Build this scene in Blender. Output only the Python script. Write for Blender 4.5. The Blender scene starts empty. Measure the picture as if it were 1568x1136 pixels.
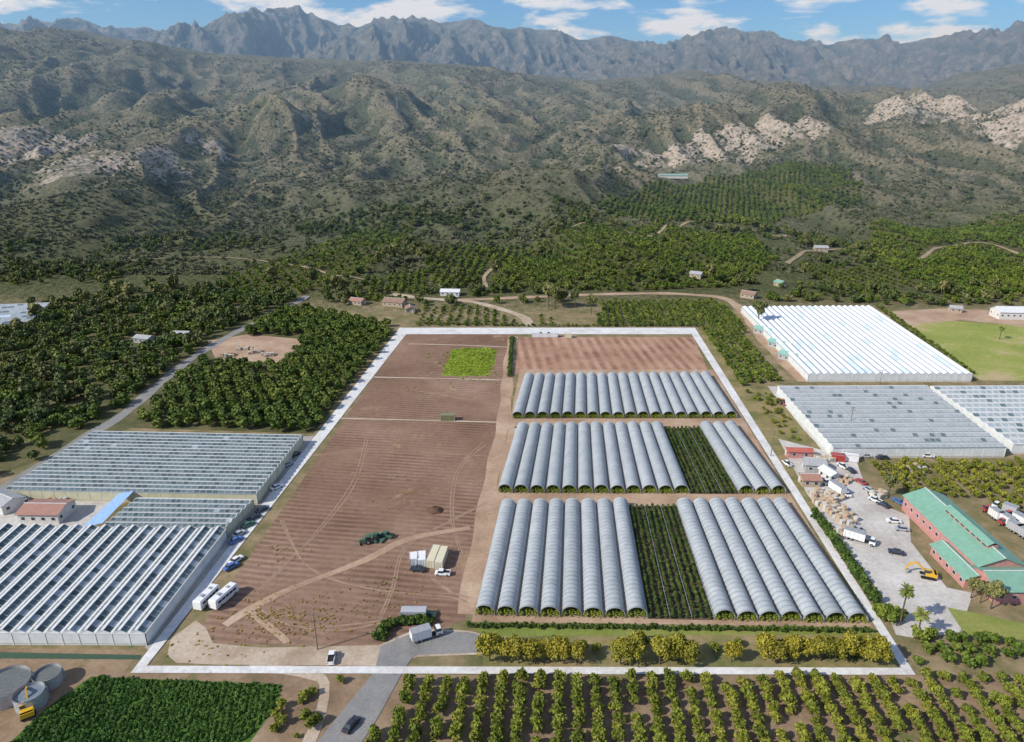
import bpy, math, random, numpy as np
from mathutils import Vector
random.seed(7); rng=np.random.default_rng(7)
F=1045.; TH=math.radians(19.9); CH=120.; ct=math.cos(TH); st=math.sin(TH)
scene=bpy.context.scene
# ---------------------------------------------------------------- survey helpers
def ray(u,v):
    a=(u-784)/F; b=(v-568)/F
    return a, ct-b*st, -st-b*ct
def g(u,v,z=0.):
    dx,dy,dz=ray(u,v); t=(z-CH)/dz
    return (dx*t,dy*t)
# ---------------------------------------------------------------- noise
def vnoise(x,y,seed):
    xf=np.floor(x); yf=np.floor(y); fx=x-xf; fy=y-yf
    xi=xf.astype(np.int64); yi=yf.astype(np.int64)
    def h(a,b):
        n=(a*374761393+b*668265263+seed*974711)&0xffffffff
        n=((n^(n>>13))*1274126177)&0xffffffff
        return ((n^(n>>16))&0xffff)/65535.
    u=fx*fx*fx*(fx*(fx*6-15)+10); w=fy*fy*fy*(fy*(fy*6-15)+10)
    du=30*fx*fx*(fx*(fx-2)+1); dw=30*fy*fy*(fy*(fy-2)+1)
    a=h(xi,yi); b=h(xi+1,yi); c=h(xi,yi+1); d=h(xi+1,yi+1)
    k1=b-a; k2=c-a; k4=a-b-c+d
    return a+k1*u+k2*w+k4*u*w, du*(k1+k4*w), dw*(k2+k4*u)
def efbm(x,y,octv,seed):
    a=np.zeros_like(x); dx=np.zeros_like(x); dy=np.zeros_like(x); b=1.
    for i in range(octv):
        n,nx,ny=vnoise(x,y,seed+i); dx=dx+nx; dy=dy+ny
        a+=b*n/(1+dx*dx+dy*dy); b*=.5
        x,y=2*(.8*x-.6*y),2*(.6*x+.8*y)
    return a
def fbm(x,y,octv,seed):
    a=np.zeros_like(x); b=.5
    for i in range(octv):
        a+=b*vnoise(x,y,seed+i)[0]; b*=.5
        x,y=2*(.8*x-.6*y),2*(.6*x+.8*y)
    return a
def rdg(x,y,seed): return 1-np.abs(2*vnoise(x,y,seed)[0]-1)
# ---------------------------------------------------------------- terrain height
def crest(pts,Y):
    X=[];Z=[]
    for u,v in pts:
        dx,dy,dz=ray(u,v); X.append(Y*dx/dy); Z.append(CH+Y*dz/dy)
    return np.array(X),np.array(Z)
MIDC=crest([(-500,120),(0,72),(60,58),(130,48),(190,60),(250,74),(390,88),(500,90),(640,95),(740,102),(820,116),(900,122),(1000,117),(1060,106),(1130,122),(1200,131),(1330,131),(1400,140),(1480,112),(1568,98),(2000,110)],2600)
FARC=crest([(-600,50),(0,34),(60,38),(120,32),(170,42),(250,54),(370,48),(420,40),(450,24),(480,28),(530,46),(580,38),(640,46),(700,34),(720,30),(760,40),(850,52),(890,62),(930,57),(1000,72),(1050,59),(1110,46),(1180,62),(1240,70),(1300,64),(1370,68),(1430,57),(1500,64),(1568,74),(2200,60)],5300)
def Hgt(x,y):
    x=np.asarray(x,float); y=np.asarray(y,float)
    Yf=505+25*np.sin(x/140.)
    s=np.clip((y-Yf)/(2600-Yf),0,1)
    Zc=np.interp(x,*MIDC)
    wx=130*(fbm(x/260,y/260,3,91)-.45); wy=130*(fbm(x/260,y/260,3,95)-.45)
    xx=x+wx; yy=y+wy
    env=np.sin(np.pi*np.clip(s,0,1))**.8
    base=Zc*s**1.12
    big=(efbm(xx/620+3.3,yy/760+.7,5,11)-.75)*115
    r1=(rdg(xx/330+.4*np.sin(yy/400),yy/950,21)-.5)*72
    r2=(rdg(xx/150+.3*np.sin(yy/170),yy/400,22)-.5)*44
    r3=(rdg((xx+.4*yy)/66,(yy-.3*xx)/150,23)-.5)*24
    r4=(rdg((xx-.4*yy)/30,(yy+.3*xx)/70,24)-.5)*10
    mid=base+env*(big+r1+r2+r3+r4)
    j=np.clip(s*6,0,1)
    mid=mid+j*(fbm(x/60,y/60,4,31)-.47)*12
    mid=np.where(s<=0,0,np.maximum(mid,.25*base))
    back=np.clip((y-2600)/650,0,1); back=back*back*(3-2*back)
    mid=mid*(1-.55*back)
    s2=np.clip((y-3200)/(5300-3200),0,1.)
    Zf=np.interp(x,*FARC)
    wx2=110*(fbm(x/260,y/260,3,93)-.45)
    xf=x+wx2
    env2=np.sin(np.pi*np.clip(s2,0,1))**.6
    far=Zf*s2**.95+env2*((efbm(xf/700+9,yy/900,5,51)-.75)*200+(rdg(xf/420+.35*np.sin(yy/300),yy/1500,52)-.5)*190
        +(rdg(xf/170+.0012*yy,yy/560,53)-.5)*135+(rdg((xf+.35*yy)/85,yy/260,54)-.5)*80+(rdg((xf-.3*yy)/42,yy/120,55)-.5)*42+(rdg((xf+.5*yy)/21,yy/50,56)-.5)*18)
    far=far+np.clip(s2*4,0,1)*((fbm(x/130,y/130,6,61)-.49)*54)
    bk=np.clip((y-5300)/900,0,1); far=far*(1-.6*bk)
    return np.where(y>2900,np.maximum(mid,far),mid)
def H1(x,y): return float(Hgt(np.array([x]),np.array([y]))[0])
def gt(u,v):
    """surveyed point -> position on the terrain"""
    dx,dy,dz=ray(u,v)
    t=np.concatenate([np.arange(100,1500,2.),np.arange(1500,7000,8.)])
    hh=Hgt(dx*t,dy*t); k=np.argmax(CH+dz*t<=hh)
    if k==0: k=len(t)-1
    return (dx*t[k],dy*t[k],float(hh[k]))
def inpoly(x,y,poly):
    c=np.zeros(x.shape,bool); n=len(poly)
    for i in range(n):
        x1,y1=poly[i][:2]; x2,y2=poly[(i+1)%n][:2]
        if y1==y2: continue
        c^=((y1>y)!=(y2>y))&(x<(x2-x1)*(y-y1)/(y2-y1)+x1)
    return c
# ---------------------------------------------------------------- materials
def col(c): return (c[0],c[1],c[2],1.)
def newmat(name):
    m=bpy.data.materials.new(name); m.use_nodes=True; nt=m.node_tree
    return m,nt,nt.nodes['Principled BSDF']
def ramp(nt,fac,stops):
    r=nt.nodes.new('ShaderNodeValToRGB'); e=r.color_ramp.elements
    e[0].position=stops[0][0]; e[0].color=col(stops[0][1]); e[1].position=stops[-1][0]; e[1].color=col(stops[-1][1])
    for p,c in stops[1:-1]:
        k=e.new(p); k.color=col(c)
    nt.links.new(fac,r.inputs[0]); return r.outputs[0]
def noise(nt,vec,scale,detail=6,rough=.6,dist=0):
    n=nt.nodes.new('ShaderNodeTexNoise'); n.inputs['Scale'].default_value=scale; n.inputs['Detail'].default_value=detail
    n.inputs['Roughness'].default_value=rough; n.inputs['Distortion'].default_value=dist
    nt.links.new(vec,n.inputs['Vector']); return n.outputs['Fac']
def mixc(nt,fac,a,b,mode='MIX'):
    m=nt.nodes.new('ShaderNodeMix'); m.data_type='RGBA'; m.blend_type=mode
    for s,k in ((fac,0),(a,6),(b,7)):
        if isinstance(s,(int,float)): m.inputs[k].default_value=s
        elif isinstance(s,tuple): m.inputs[k].default_value=col(s)
        else: nt.links.new(s,m.inputs[k])
    return m.outputs[2]
def math_(nt,op,a,b=None,clamp=False):
    m=nt.nodes.new('ShaderNodeMath'); m.operation=op; m.use_clamp=clamp
    for s,k in ((a,0),(b,1)):
        if s is None: continue
        if isinstance(s,(int,float)): m.inputs[k].default_value=s
        else: nt.links.new(s,m.inputs[k])
    return m.outputs[0]
def pos(nt): return nt.nodes.new('ShaderNodeNewGeometry').outputs['Position']
def bump(nt,b,h,strength,dist):
    n=nt.nodes.new('ShaderNodeBump'); n.inputs['Strength'].default_value=strength; n.inputs['Distance'].default_value=dist
    nt.links.new(h,n.inputs['Height']); nt.links.new(n.outputs[0],b.inputs['Normal'])
def pmat(name,c1,c2=None,scale=1.5,rough=.85,metal=0.,objspace=True,spec=.3,bmp=0):
    m,nt,b=newmat(name)
    if c2 is None: c2=tuple(x*.72 for x in c1)
    v=nt.nodes.new('ShaderNodeTexCoord').outputs['Object'] if objspace else pos(nt)
    n=noise(nt,v,scale)
    c=ramp(nt,n,[(.32,c2),(.66,c1)]); nt.links.new(c,b.inputs['Base Color'])
    b.inputs['Roughness'].default_value=rough; b.inputs['Metallic'].default_value=metal; b.inputs['Specular IOR Level'].default_value=spec
    if bmp: bump(nt,b,n,.6,bmp)
    return m
def leafmat(name,cols,rand=.5,scale=.8):
    m,nt,b=newmat(name)
    oi=nt.nodes.new('ShaderNodeObjectInfo').outputs['Random']
    n=noise(nt,pos(nt),scale,2)
    f=math_(nt,'ADD',math_(nt,'MULTIPLY',oi,rand),math_(nt,'MULTIPLY',n,1-rand*.5)); f=math_(nt,'SUBTRACT',f,.15)
    k=len(cols); c=ramp(nt,f,[(.15+.7*i/(k-1),cols[i]) for i in range(k)])
    big=noise(nt,pos(nt),.02,3); c=mixc(nt,1.,c,ramp(nt,big,[(.35,(.78,.85,.8)),(.65,(1.25,1.12,1.05))]),'MULTIPLY')
    nt.links.new(c,b.inputs['Base Color']); b.inputs['Roughness'].default_value=.65; b.inputs['Specular IOR Level'].default_value=.25
    return m
def soil(name,c1,c2,c3=None,scale=.05,wave=None,wamt=.25,fine=1.2,weed=None,rough=.95,dist=1.2):
    m,nt,b=newmat(name); p=pos(nt)
    big=noise(nt,p,scale,8,.65); fn=noise(nt,p,fine,6,.7)
    c=ramp(nt,big,[(.33,c2),(.5,c1),(.68,c3 or c1)])
    c=mixc(nt,.45,c,ramp(nt,fn,[(.3,(.5,.5,.5)),(.7,(1.25,1.25,1.25))]),'MULTIPLY')
    if wave:
        ang,per=wave
        mp=nt.nodes.new('ShaderNodeMapping'); mp.inputs['Rotation'].default_value=(0,0,ang); nt.links.new(p,mp.inputs['Vector'])
        w=nt.nodes.new('ShaderNodeTexWave'); w.inputs['Scale'].default_value=2*math.pi/(20*per); w.inputs['Distortion'].default_value=dist
        w.inputs['Detail'].default_value=3; w.inputs['Detail Scale'].default_value=.15
        nt.links.new(mp.outputs[0],w.inputs['Vector'])
        amt=math_(nt,'MULTIPLY',ramp(nt,noise(nt,p,scale*1.6,4),[(.4,(.15,.15,.15)),(.62,(1,1,1))]),wamt*2)
        c=mixc(nt,amt,c,ramp(nt,w.outputs['Fac'],[(.1,(.55,.53,.52)),(.9,(1.12,1.1,1.1))]),'MULTIPLY')
    if weed:
        wf=noise(nt,p,weed[2] if len(weed)>2 else .09,7,.75); wf2=ramp(nt,wf,[(weed[1],(0,0,0)),(weed[1]+.07,(1,1,1))])
        c=mixc(nt,wf2,c,weed[0])
    nt.links.new(c,b.inputs['Base Color']); b.inputs['Roughness'].default_value=rough; b.inputs['Specular IOR Level'].default_value=.1
    return m
# ---------------------------------------------------------------- mesh builder
class MB:
    def __init__(s): s.v=[];s.f=[];s.m=[]
    def add(s,vs,fs,mat=0):
        o=len(s.v); s.v+= [tuple(p) for p in vs]
        for i,f in enumerate(fs): s.f.append(tuple(o+k for k in f)); s.m.append(mat[i] if isinstance(mat,(list,tuple)) else mat)
    def frus(s,c,bx,by,h,tx,ty,mat=0,ox=0,oy=0,rz=0,top=None):
        x,y,z=c; P=[]
        for (a,b2,zz,dx,dy) in ((bx,by,0,0,0),(tx,ty,h,ox,oy)):
            for sx,sy in ((-1,-1),(1,-1),(1,1),(-1,1)): P.append((dx+sx*a/2,dy+sy*b2/2,zz))
        cr,sr=math.cos(rz),math.sin(rz)
        P=[(x+px*cr-py*sr,y+px*sr+py*cr,z+pz) for px,py,pz in P]
        t=mat if top is None else top
        s.add(P,[(0,3,2,1),(4,5,6,7),(0,1,5,4),(1,2,6,5),(2,3,7,6),(3,0,4,7)],[mat,t,mat,mat,mat,mat])
    def box(s,c,sz,mat=0,rz=0,top=None): s.frus((c[0],c[1],c[2]-sz[2]/2),sz[0],sz[1],sz[2],sz[0],sz[1],mat,rz=rz,top=top)
    def beam(s,p0,p1,w,h,mat=0):
        a=Vector(p0);b=Vector(p1);d=(b-a).normalized(); up=Vector((0,0,1)) if abs(d.z)<.9 else Vector((0,1,0))
        r=d.cross(up).normalized()*w/2; u=r.cross(d).normalized()*h/2
        P=[a-r-u,a+r-u,a+r+u,a-r+u,b-r-u,b+r-u,b+r+u,b-r+u]
        s.add(P,[(0,1,2,3),(7,6,5,4),(0,4,5,1),(1,5,6,2),(2,6,7,3),(3,7,4,0)],mat)
    def cyl(s,c,r,h,n=12,mat=0,axis='z',r2=None,cap=True):
        r2=r if r2 is None else r2; P=[]
        for k,(rr,hh) in enumerate(((r,-h/2),(r2,h/2))):
            for i in range(n):
                a=2*math.pi*i/n; p=(rr*math.cos(a),rr*math.sin(a),hh)
                if axis=='x': p=(p[2],p[0],p[1])
                if axis=='y': p=(p[0],p[2],p[1])
                P.append((c[0]+p[0],c[1]+p[1],c[2]+p[2]))
        fs=[(i,(i+1)%n,n+(i+1)%n,n+i) for i in range(n)]
        if cap: fs+=[tuple(range(n))[::-1],tuple(range(n,2*n))]
        s.add(P,fs,mat)
    def quad(s,a,b,c,d,mat=0): s.add([a,b,c,d],[(0,1,2,3)],mat)
    def obj(s,name,mats,loc=(0,0,0),rz=0,smooth=False):
        me=bpy.data.meshes.new(name); me.from_pydata(s.v,[],s.f)
        for m in mats: me.materials.append(m)
        me.polygons.foreach_set('material_index',s.m)
        if smooth: me.polygons.foreach_set('use_smooth',[True]*len(s.f))
        me.update(); return place(me,name,loc,rz)
def place(me,name,loc=(0,0,0),rz=0,sc=(1,1,1)):
    o=bpy.data.objects.new(name,me); o.location=loc; o.rotation_euler=(0,0,rz); o.scale=sc
    scene.collection.objects.link(o); return o
def npmesh(name,verts,faces,midx,mats):
    me=bpy.data.meshes.new(name); n=len(faces)
    me.vertices.add(len(verts)); me.vertices.foreach_set('co',np.asarray(verts,np.float32).ravel())
    k=faces.shape[1]; me.loops.add(n*k); me.loops.foreach_set('vertex_index',faces.astype(np.int32).ravel())
    me.polygons.add(n); me.polygons.foreach_set('loop_start',np.arange(0,n*k,k,dtype=np.int32)); me.polygons.foreach_set('loop_total',np.full(n,k,np.int32))
    me.polygons.foreach_set('material_index',np.asarray(midx,np.int32))
    for m in mats: me.materials.append(m)
    me.update(calc_edges=True); return me
# ---------------------------------------------------------------- trees
def leaf_quads(c,nrm,size,r):
    n=len(c); t=r.normal(size=(n,3)); t-= (t*nrm).sum(1)[:,None]*nrm; t/=np.linalg.norm(t,axis=1)[:,None]+1e-9
    b=np.cross(nrm,t); s=(size*(.6+.8*r.random(n)))[:,None]
    v=np.stack([c-t*s-b*s*.7,c+t*s-b*s*.7,c+t*s+b*s*.7,c-t*s+b*s*.7],1).reshape(-1,3)
    return v,np.arange(4*n).reshape(n,4)
def tree_mesh(name,R,Hc,z0,nclump,nleaf,leaf,mats,seed,trunk=.18,flat=1.,cone=0.,core=.55):
    r=np.random.default_rng(seed); V=[];Fc=[];M=[];off=0
    def put(v,f,m):
        nonlocal off
        V.append(v);Fc.append(f+off);M.append(np.broadcast_to(m,(len(f),)));off+=len(v)
    cz=z0+Hc/2
    d=r.normal(size=(nclump,3)); d/=np.linalg.norm(d,axis=1)[:,None]
    d[:,2]=np.where(d[:,2]<-.5,-d[:,2],d[:,2])
    rad=r.uniform(.45,.78,nclump)[:,None]
    C=d*rad*np.array([R,R,Hc/2])
    if cone: C[:,:2]*=(1-cone*(C[:,2:3]/(Hc/2)*.5+.5))
    C+=np.array([0,0,cz]); cr=R*r.uniform(.28,.5,nclump)
    k=r.integers(0,nclump,nleaf); n=r.normal(size=(nleaf,3)); n[:,2]+=.35; n/=np.linalg.norm(n,axis=1)[:,None]
    c=C[k]+n*(cr[k]*r.uniform(.6,1.08,nleaf))[:,None]*np.array([1,1,flat])
    n2=n+.55*r.normal(size=(nleaf,3)); n2/=np.linalg.norm(n2,axis=1)[:,None]
    v,f=leaf_quads(c,n2,np.full(nleaf,leaf),r)
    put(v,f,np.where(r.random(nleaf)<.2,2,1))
    nu,nv=9,6; P=[]
    for j in range(nv+1):
        ph=math.pi*j/nv
        for i in range(nu):
            th=2*math.pi*i/nu; q=core*(.8+.4*r.random())
            zz=math.cos(ph); w=(1-cone*(zz*.5+.5))
            P.append((R*q*math.sin(ph)*math.cos(th)*w,R*q*math.sin(ph)*math.sin(th)*w,cz+Hc/2*q*1.1*zz))
    fs=[(j*nu+i,(j+1)*nu+i,(j+1)*nu+(i+1)%nu,j*nu+(i+1)%nu) for j in range(nv) for i in range(nu)]
    put(np.array(P),np.array(fs),2)  # dark inner core, added to block light through the crown
    def limb(a,b,r0,r1,ns=6):
        a=np.array(a);b=np.array(b);P=[]
        for q,rr in ((a,r0),(b,r1)):
            for i in range(ns): P.append(q+np.array([rr*math.cos(2*math.pi*i/ns),rr*math.sin(2*math.pi*i/ns),0]))
        put(np.array(P),np.array([(i,(i+1)%ns,ns+(i+1)%ns,ns+i) for i in range(ns)]),0)
    limb((0,0,-.4),(0,0,z0+Hc*.3),trunk,trunk*.6)
    for i in range(4): limb((0,0,z0+Hc*.1),tuple(C[i%nclump]),trunk*.5,trunk*.15,5)
    return npmesh(name,np.concatenate(V),np.concatenate(Fc),np.concatenate(M),mats)
bark=pmat('bark',(.13,.10,.07))
def species(nm,cols,dark,variants,**kw):
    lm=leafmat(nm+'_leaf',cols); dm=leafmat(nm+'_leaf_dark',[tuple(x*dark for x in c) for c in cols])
    co=bpy.data.collections.new(nm+'_kit')
    for i in range(variants):
        me=tree_mesh(f'{nm}_mesh',mats=[bark,lm,dm],seed=100+i*7+len(nm),**kw)
        co.objects.link(bpy.data.objects.new(f'{nm}_plant',me))
    return co
def scatter(name,P,sc,coll,zs=None):
    n=len(P)
    if n==0: return
    me=bpy.data.meshes.new(name); me.vertices.add(n); me.vertices.foreach_set('co',np.asarray(P,np.float32).ravel())
    for an,dat,t in (('sc',np.broadcast_to(sc,(n,)),'FLOAT'),('rz',rng.uniform(0,6.28,n),'FLOAT'),('zs',(rng.uniform(.85,1.2,n) if zs is None else zs)*np.broadcast_to(sc,(n,)),'FLOAT')):
        a=me.attributes.new(an,t,'POINT'); a.data.foreach_set('value',np.asarray(dat,np.float32))
    a=me.attributes.new('ix','INT','POINT'); a.data.foreach_set('value',rng.integers(0,50,n).astype(np.int32))
    o=place(me,name); md=o.modifiers.new('instances','NODES')
    ng=bpy.data.node_groups.new(name+'_gn','GeometryNodeTree'); md.node_group=ng
    ng.interface.new_socket('Geometry',in_out='INPUT',socket_type='NodeSocketGeometry'); ng.interface.new_socket('Geometry',in_out='OUTPUT',socket_type='NodeSocketGeometry')
    N=ng.nodes; L=ng.links; gi=N.new('NodeGroupInput'); go=N.new('NodeGroupOutput'); ip=N.new('GeometryNodeInstanceOnPoints'); ci=N.new('GeometryNodeCollectionInfo')
    ci.inputs['Collection'].default_value=coll; ci.inputs['Separate Children'].default_value=True; ci.inputs['Reset Children'].default_value=True
    def na(nm,t='FLOAT'):
        q=N.new('GeometryNodeInputNamedAttribute'); q.data_type=t; q.inputs['Name'].default_value=nm
        return [s for s in q.outputs if s.enabled and s.name=='Attribute'][0]
    L.new(gi.outputs[0],ip.inputs['Points']); L.new(ci.outputs[0],ip.inputs['Instance']); ip.inputs['Pick Instance'].default_value=True
    L.new(na('ix','INT'),ip.inputs['Instance Index'])
    c1=N.new('ShaderNodeCombineXYZ'); L.new(na('rz'),c1.inputs[2]); L.new(c1.outputs[0],ip.inputs['Rotation'])
    c2=N.new('ShaderNodeCombineXYZ'); s=na('sc'); L.new(s,c2.inputs[0]); L.new(s,c2.inputs[1]); L.new(na('zs'),c2.inputs[2]); L.new(c2.outputs[0],ip.inputs['Scale'])
    L.new(ip.outputs[0],go.inputs[0]); return o
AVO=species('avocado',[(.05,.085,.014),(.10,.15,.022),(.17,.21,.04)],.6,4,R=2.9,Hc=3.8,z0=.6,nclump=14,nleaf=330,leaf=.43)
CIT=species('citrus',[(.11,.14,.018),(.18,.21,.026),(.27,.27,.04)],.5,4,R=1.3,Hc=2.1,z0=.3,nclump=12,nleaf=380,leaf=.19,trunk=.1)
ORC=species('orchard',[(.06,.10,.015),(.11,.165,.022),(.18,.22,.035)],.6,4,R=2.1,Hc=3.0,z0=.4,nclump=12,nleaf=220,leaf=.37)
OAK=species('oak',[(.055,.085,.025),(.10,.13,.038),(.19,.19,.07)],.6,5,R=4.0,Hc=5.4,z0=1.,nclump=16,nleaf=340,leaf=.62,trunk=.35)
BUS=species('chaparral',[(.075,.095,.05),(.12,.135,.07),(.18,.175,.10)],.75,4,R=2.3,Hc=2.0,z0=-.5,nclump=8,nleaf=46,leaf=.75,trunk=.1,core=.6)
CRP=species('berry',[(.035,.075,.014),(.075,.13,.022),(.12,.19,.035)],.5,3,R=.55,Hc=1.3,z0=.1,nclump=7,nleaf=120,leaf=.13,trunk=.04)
WED=species('weed',[(.30,.24,.06),(.42,.33,.08),(.34,.30,.09)],.8,2,R=.5,Hc=.22,z0=0,nclump=6,nleaf=40,leaf=.12,trunk=.02)
LAW=species('crop',[(.05,.12,.02),(.08,.17,.03),(.12,.23,.045)],.7,3,R=.55,Hc=.5,z0=0,nclump=6,nleaf=80,leaf=.14,trunk=.02)
LIM=species('lime_weed',[(.18,.27,.03),(.24,.34,.035),(.32,.40,.05)],.95,2,R=.8,Hc=.3,z0=0,nclump=6,nleaf=50,leaf=.2,trunk=.02)
# ---------------------------------------------------------------- exclusion
EXC=[]
SEG=[]
def keep(P):
    m=np.ones(len(P),bool)
    for poly in EXC: m&=~inpoly(P[:,0],P[:,1],poly)
    for (a,b,w) in SEG:
        d=np.array(b)-np.array(a); L2=d@d+1e-9
        t=np.clip(((P[:,:2]-a)@d)/L2,0,1); q=np.array(a)+t[:,None]*d
        m&=np.linalg.norm(P[:,:2]-q,axis=1)>w
    return P[m]
def on(P): return np.column_stack([P[:,0],P[:,1],Hgt(P[:,0],P[:,1])-.05])
def rows(poly,ang,dr,dt,jit=.3,drop=.04):
    poly=np.array([p[:2] for p in poly]); c=poly.mean(0); R=np.abs(poly-c).max()*1.5
    a=np.arange(-R,R,dr); b=np.arange(-R,R,dt); A,B=np.meshgrid(a,b); A=A.ravel(); B=B.ravel()
    A=A+rng.normal(0,jit,len(A)); B=B+rng.normal(0,jit,len(B))
    x=c[0]+A*math.cos(ang)-B*math.sin(ang); y=c[1]+A*math.sin(ang)+B*math.cos(ang)
    m=inpoly(x,y,poly)&(rng.random(len(x))>drop); return np.column_stack([x[m],y[m]])
def randp(poly,dens,cl=.0,seed=5,sc=40.):
    poly=np.array([p[:2] for p in poly]); lo=poly.min(0); hi=poly.max(0); n=int((hi-lo).prod()*dens)
    P=rng.uniform(lo,hi,(n,2)); m=inpoly(P[:,0],P[:,1],poly)
    if cl: m&=fbm(P[:,0]/sc,P[:,1]/sc,3,seed)+rng.normal(0,.04,n)>cl
    return P[m]
GP=lambda pts,z=0:[g(u,v,z) for u,v in pts]
TP=lambda pts:[gt(u,v) for u,v in pts]
# ---------------------------------------------------------------- sheets & roads
def sheet(name,pts,mat,z):
    b=MB(); P=GP(pts); b.add([(x,y,z) for x,y in P],[tuple(range(len(P)))],0)
    return b.obj(name,[mat])
def road(name,px,width,mat,z=.05,excl=True,step=4.,marg=2.):
    W=[np.array(gt(u,v)[:2]) for u,v in px]
    Q=[W[0]]+W+[W[-1]]; pts=[]
    for i in range(1,len(Q)-2):
        n=max(2,int(np.linalg.norm(Q[i+1]-Q[i])/step))
        for k in range(n):
            t=k/n; pts.append(.5*((2*Q[i])+(-Q[i-1]+Q[i+1])*t+(2*Q[i-1]-5*Q[i]+4*Q[i+1]-Q[i+2])*t*t+(-Q[i-1]+3*Q[i]-3*Q[i+1]+Q[i+2])*t**3))
    pts.append(W[-1]); pts=np.array(pts); T=np.gradient(pts,axis=0); T/=np.linalg.norm(T,axis=1)[:,None]+1e-9
    Nn=np.column_stack([-T[:,1],T[:,0]]); wd=width*(1+.15*np.sin(np.arange(len(pts))*.7))
    cols=5; V=[];Fs=[]
    for j in range(cols):
        q=pts+Nn*((j/(cols-1)-.5)*wd)[:,None]; h=Hgt(q[:,0],q[:,1])
        V.append(np.column_stack([q,h+np.where(h>0.01,.6,z)]))
    n=len(pts); V=np.concatenate(V)
    for j in range(cols-1):
        for i in range(n-1): Fs.append((j*n+i,(j+1)*n+i,(j+1)*n+i+1,j*n+i+1))
    me=npmesh(name,V,np.array(Fs),np.zeros(len(Fs)),[mat]); place(me,name)
    if excl:
        for i in range(0,n-1,2): SEG.append((pts[i],pts[min(i+2,n-1)],width/2+marg))
asphalt=soil('asphalt_mat',(.25,.245,.235),(.19,.185,.175),(.30,.29,.27),scale=.08,fine=2.)
paledirt=soil('pale_dirt_mat',(.46,.37,.28),(.34,.25,.17),(.56,.48,.38),scale=.07,fine=1.,weed=((.24,.2,.1),.64,.15))
tandirt=soil('tan_dirt_mat',(.42,.29,.20),(.31,.21,.14),(.5,.38,.27),scale=.06,fine=.9)
trackm=soil('wheel_track_mat',(.33,.225,.155),(.26,.17,.115),(.39,.28,.2),scale=.3,fine=1.5)
hilldirt=soil('hill_track_mat',(.32,.25,.16),(.2,.17,.1),(.42,.33,.23),scale=.05,fine=.5,weed=((.12,.13,.05),.58,.1))
concrete=soil('yard_mat',(.52,.49,.45),(.42,.38,.34),(.62,.59,.55),scale=.06,fine=.8)
fieldm=soil('field_soil_mat',(.26,.165,.115),(.20,.122,.083),(.33,.22,.158),scale=.022,wave=(math.radians(98),2.4),wamt=.4,fine=.5,weed=((.33,.24,.14),.60,.04),dist=3.5)
redm=soil('red_soil_mat',(.40,.24,.165),(.29,.165,.11),(.48,.31,.22),scale=.03,wave=(math.radians(-4),5.5),wamt=.45,fine=.8)
orchsoil=soil('orchard_soil_mat',(.27,.19,.12),(.19,.13,.08),(.34,.25,.165),scale=.08,fine=.8,weed=((.13,.14,.05),.57))
grovefl=soil('grove_floor_mat',(.11,.11,.05),(.07,.08,.03),(.2,.16,.085),scale=.08,fine=.8)
darksoil=soil('bed_soil_mat',(.12,.09,.06),(.07,.06,.04),scale=.1)
grassm=soil('grass_mat',(.21,.25,.06),(.15,.19,.045),(.31,.29,.1),scale=.03,fine=1.)
scrubm=soil('scrub_mat',(.25,.21,.095),(.12,.14,.045),(.34,.25,.14),scale=.09,fine=.6)
limem=soil('lime_weed_mat',(.21,.29,.035),(.17,.25,.03),(.27,.33,.05),scale=.1,fine=.7)
cropm=soil('green_crop_mat',(.07,.14,.025),(.055,.11,.02),(.085,.16,.03),scale=.1,fine=1.6)
stripm=soil('plot_outline_mat',(.66,.65,.63),(.56,.53,.5),(.74,.73,.71),scale=.1,fine=.7)
# ---------------------------------------------------------------- hill orchards
HO={ 'a':TP([(770,400),(830,372),(900,340),(1000,345),(1090,358),(1150,362),(1190,400),(1130,440),(980,447),(760,442),(750,412)]),
 'b':TP([(915,310),(1010,276),(1200,250),(1300,262),(1320,300),(1260,325),(1200,332),(1150,345),(1040,340),(940,335)]),
 'c':TP([(1330,345),(1568,330),(1640,350),(1640,450),(1500,455),(1400,430),(1340,400)]),
 'd':TP([(330,432),(560,352),(640,368),(560,420),(470,450),(400,455)]),
 'e':TP([(560,428),(655,415),(652,462),(560,462)]),
 'g':TP([(1210,400),(1400,400),(1420,440),(1280,445)]),
 'h':TP([(650,395),(740,378),(830,372),(760,408),(740,440),(660,440)]),
 'f':TP([(640,472),(740,468),(850,488),(850,500),(630,500)])}
# ---------------------------------------------------------------- terrain mesh
ys=np.concatenate([np.linspace(-600,0,6,endpoint=False),np.linspace(0,440,30,endpoint=False),np.geomspace(440,2600,560,endpoint=False),np.geomspace(2600,3300,50,endpoint=False),np.geomspace(3300,5500,330,endpoint=False),np.geomspace(5500,8000,25)])
ss=np.linspace(-1,1,1000)
S,Y=np.meshgrid(ss,ys); X=S*(420+1.0*np.maximum(Y,0)); Z=Hgt(X.ravel(),Y.ravel())
Xr=X.ravel();Yr=Y.ravel()
nr,nc=X.shape; idx=np.arange(nr*nc).reshape(nr,nc)
fc=np.stack([idx[:-1,:-1].ravel(),idx[:-1,1:].ravel(),idx[1:,1:].ravel(),idx[1:,:-1].ravel()],1)
def blob(u,v,ru,rv):
    x,y,_=gt(u,v); return np.exp(-(((Xr-x)/ru)**2+((Yr-y)/rv)**2))
rock=np.zeros(len(Xr))
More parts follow.
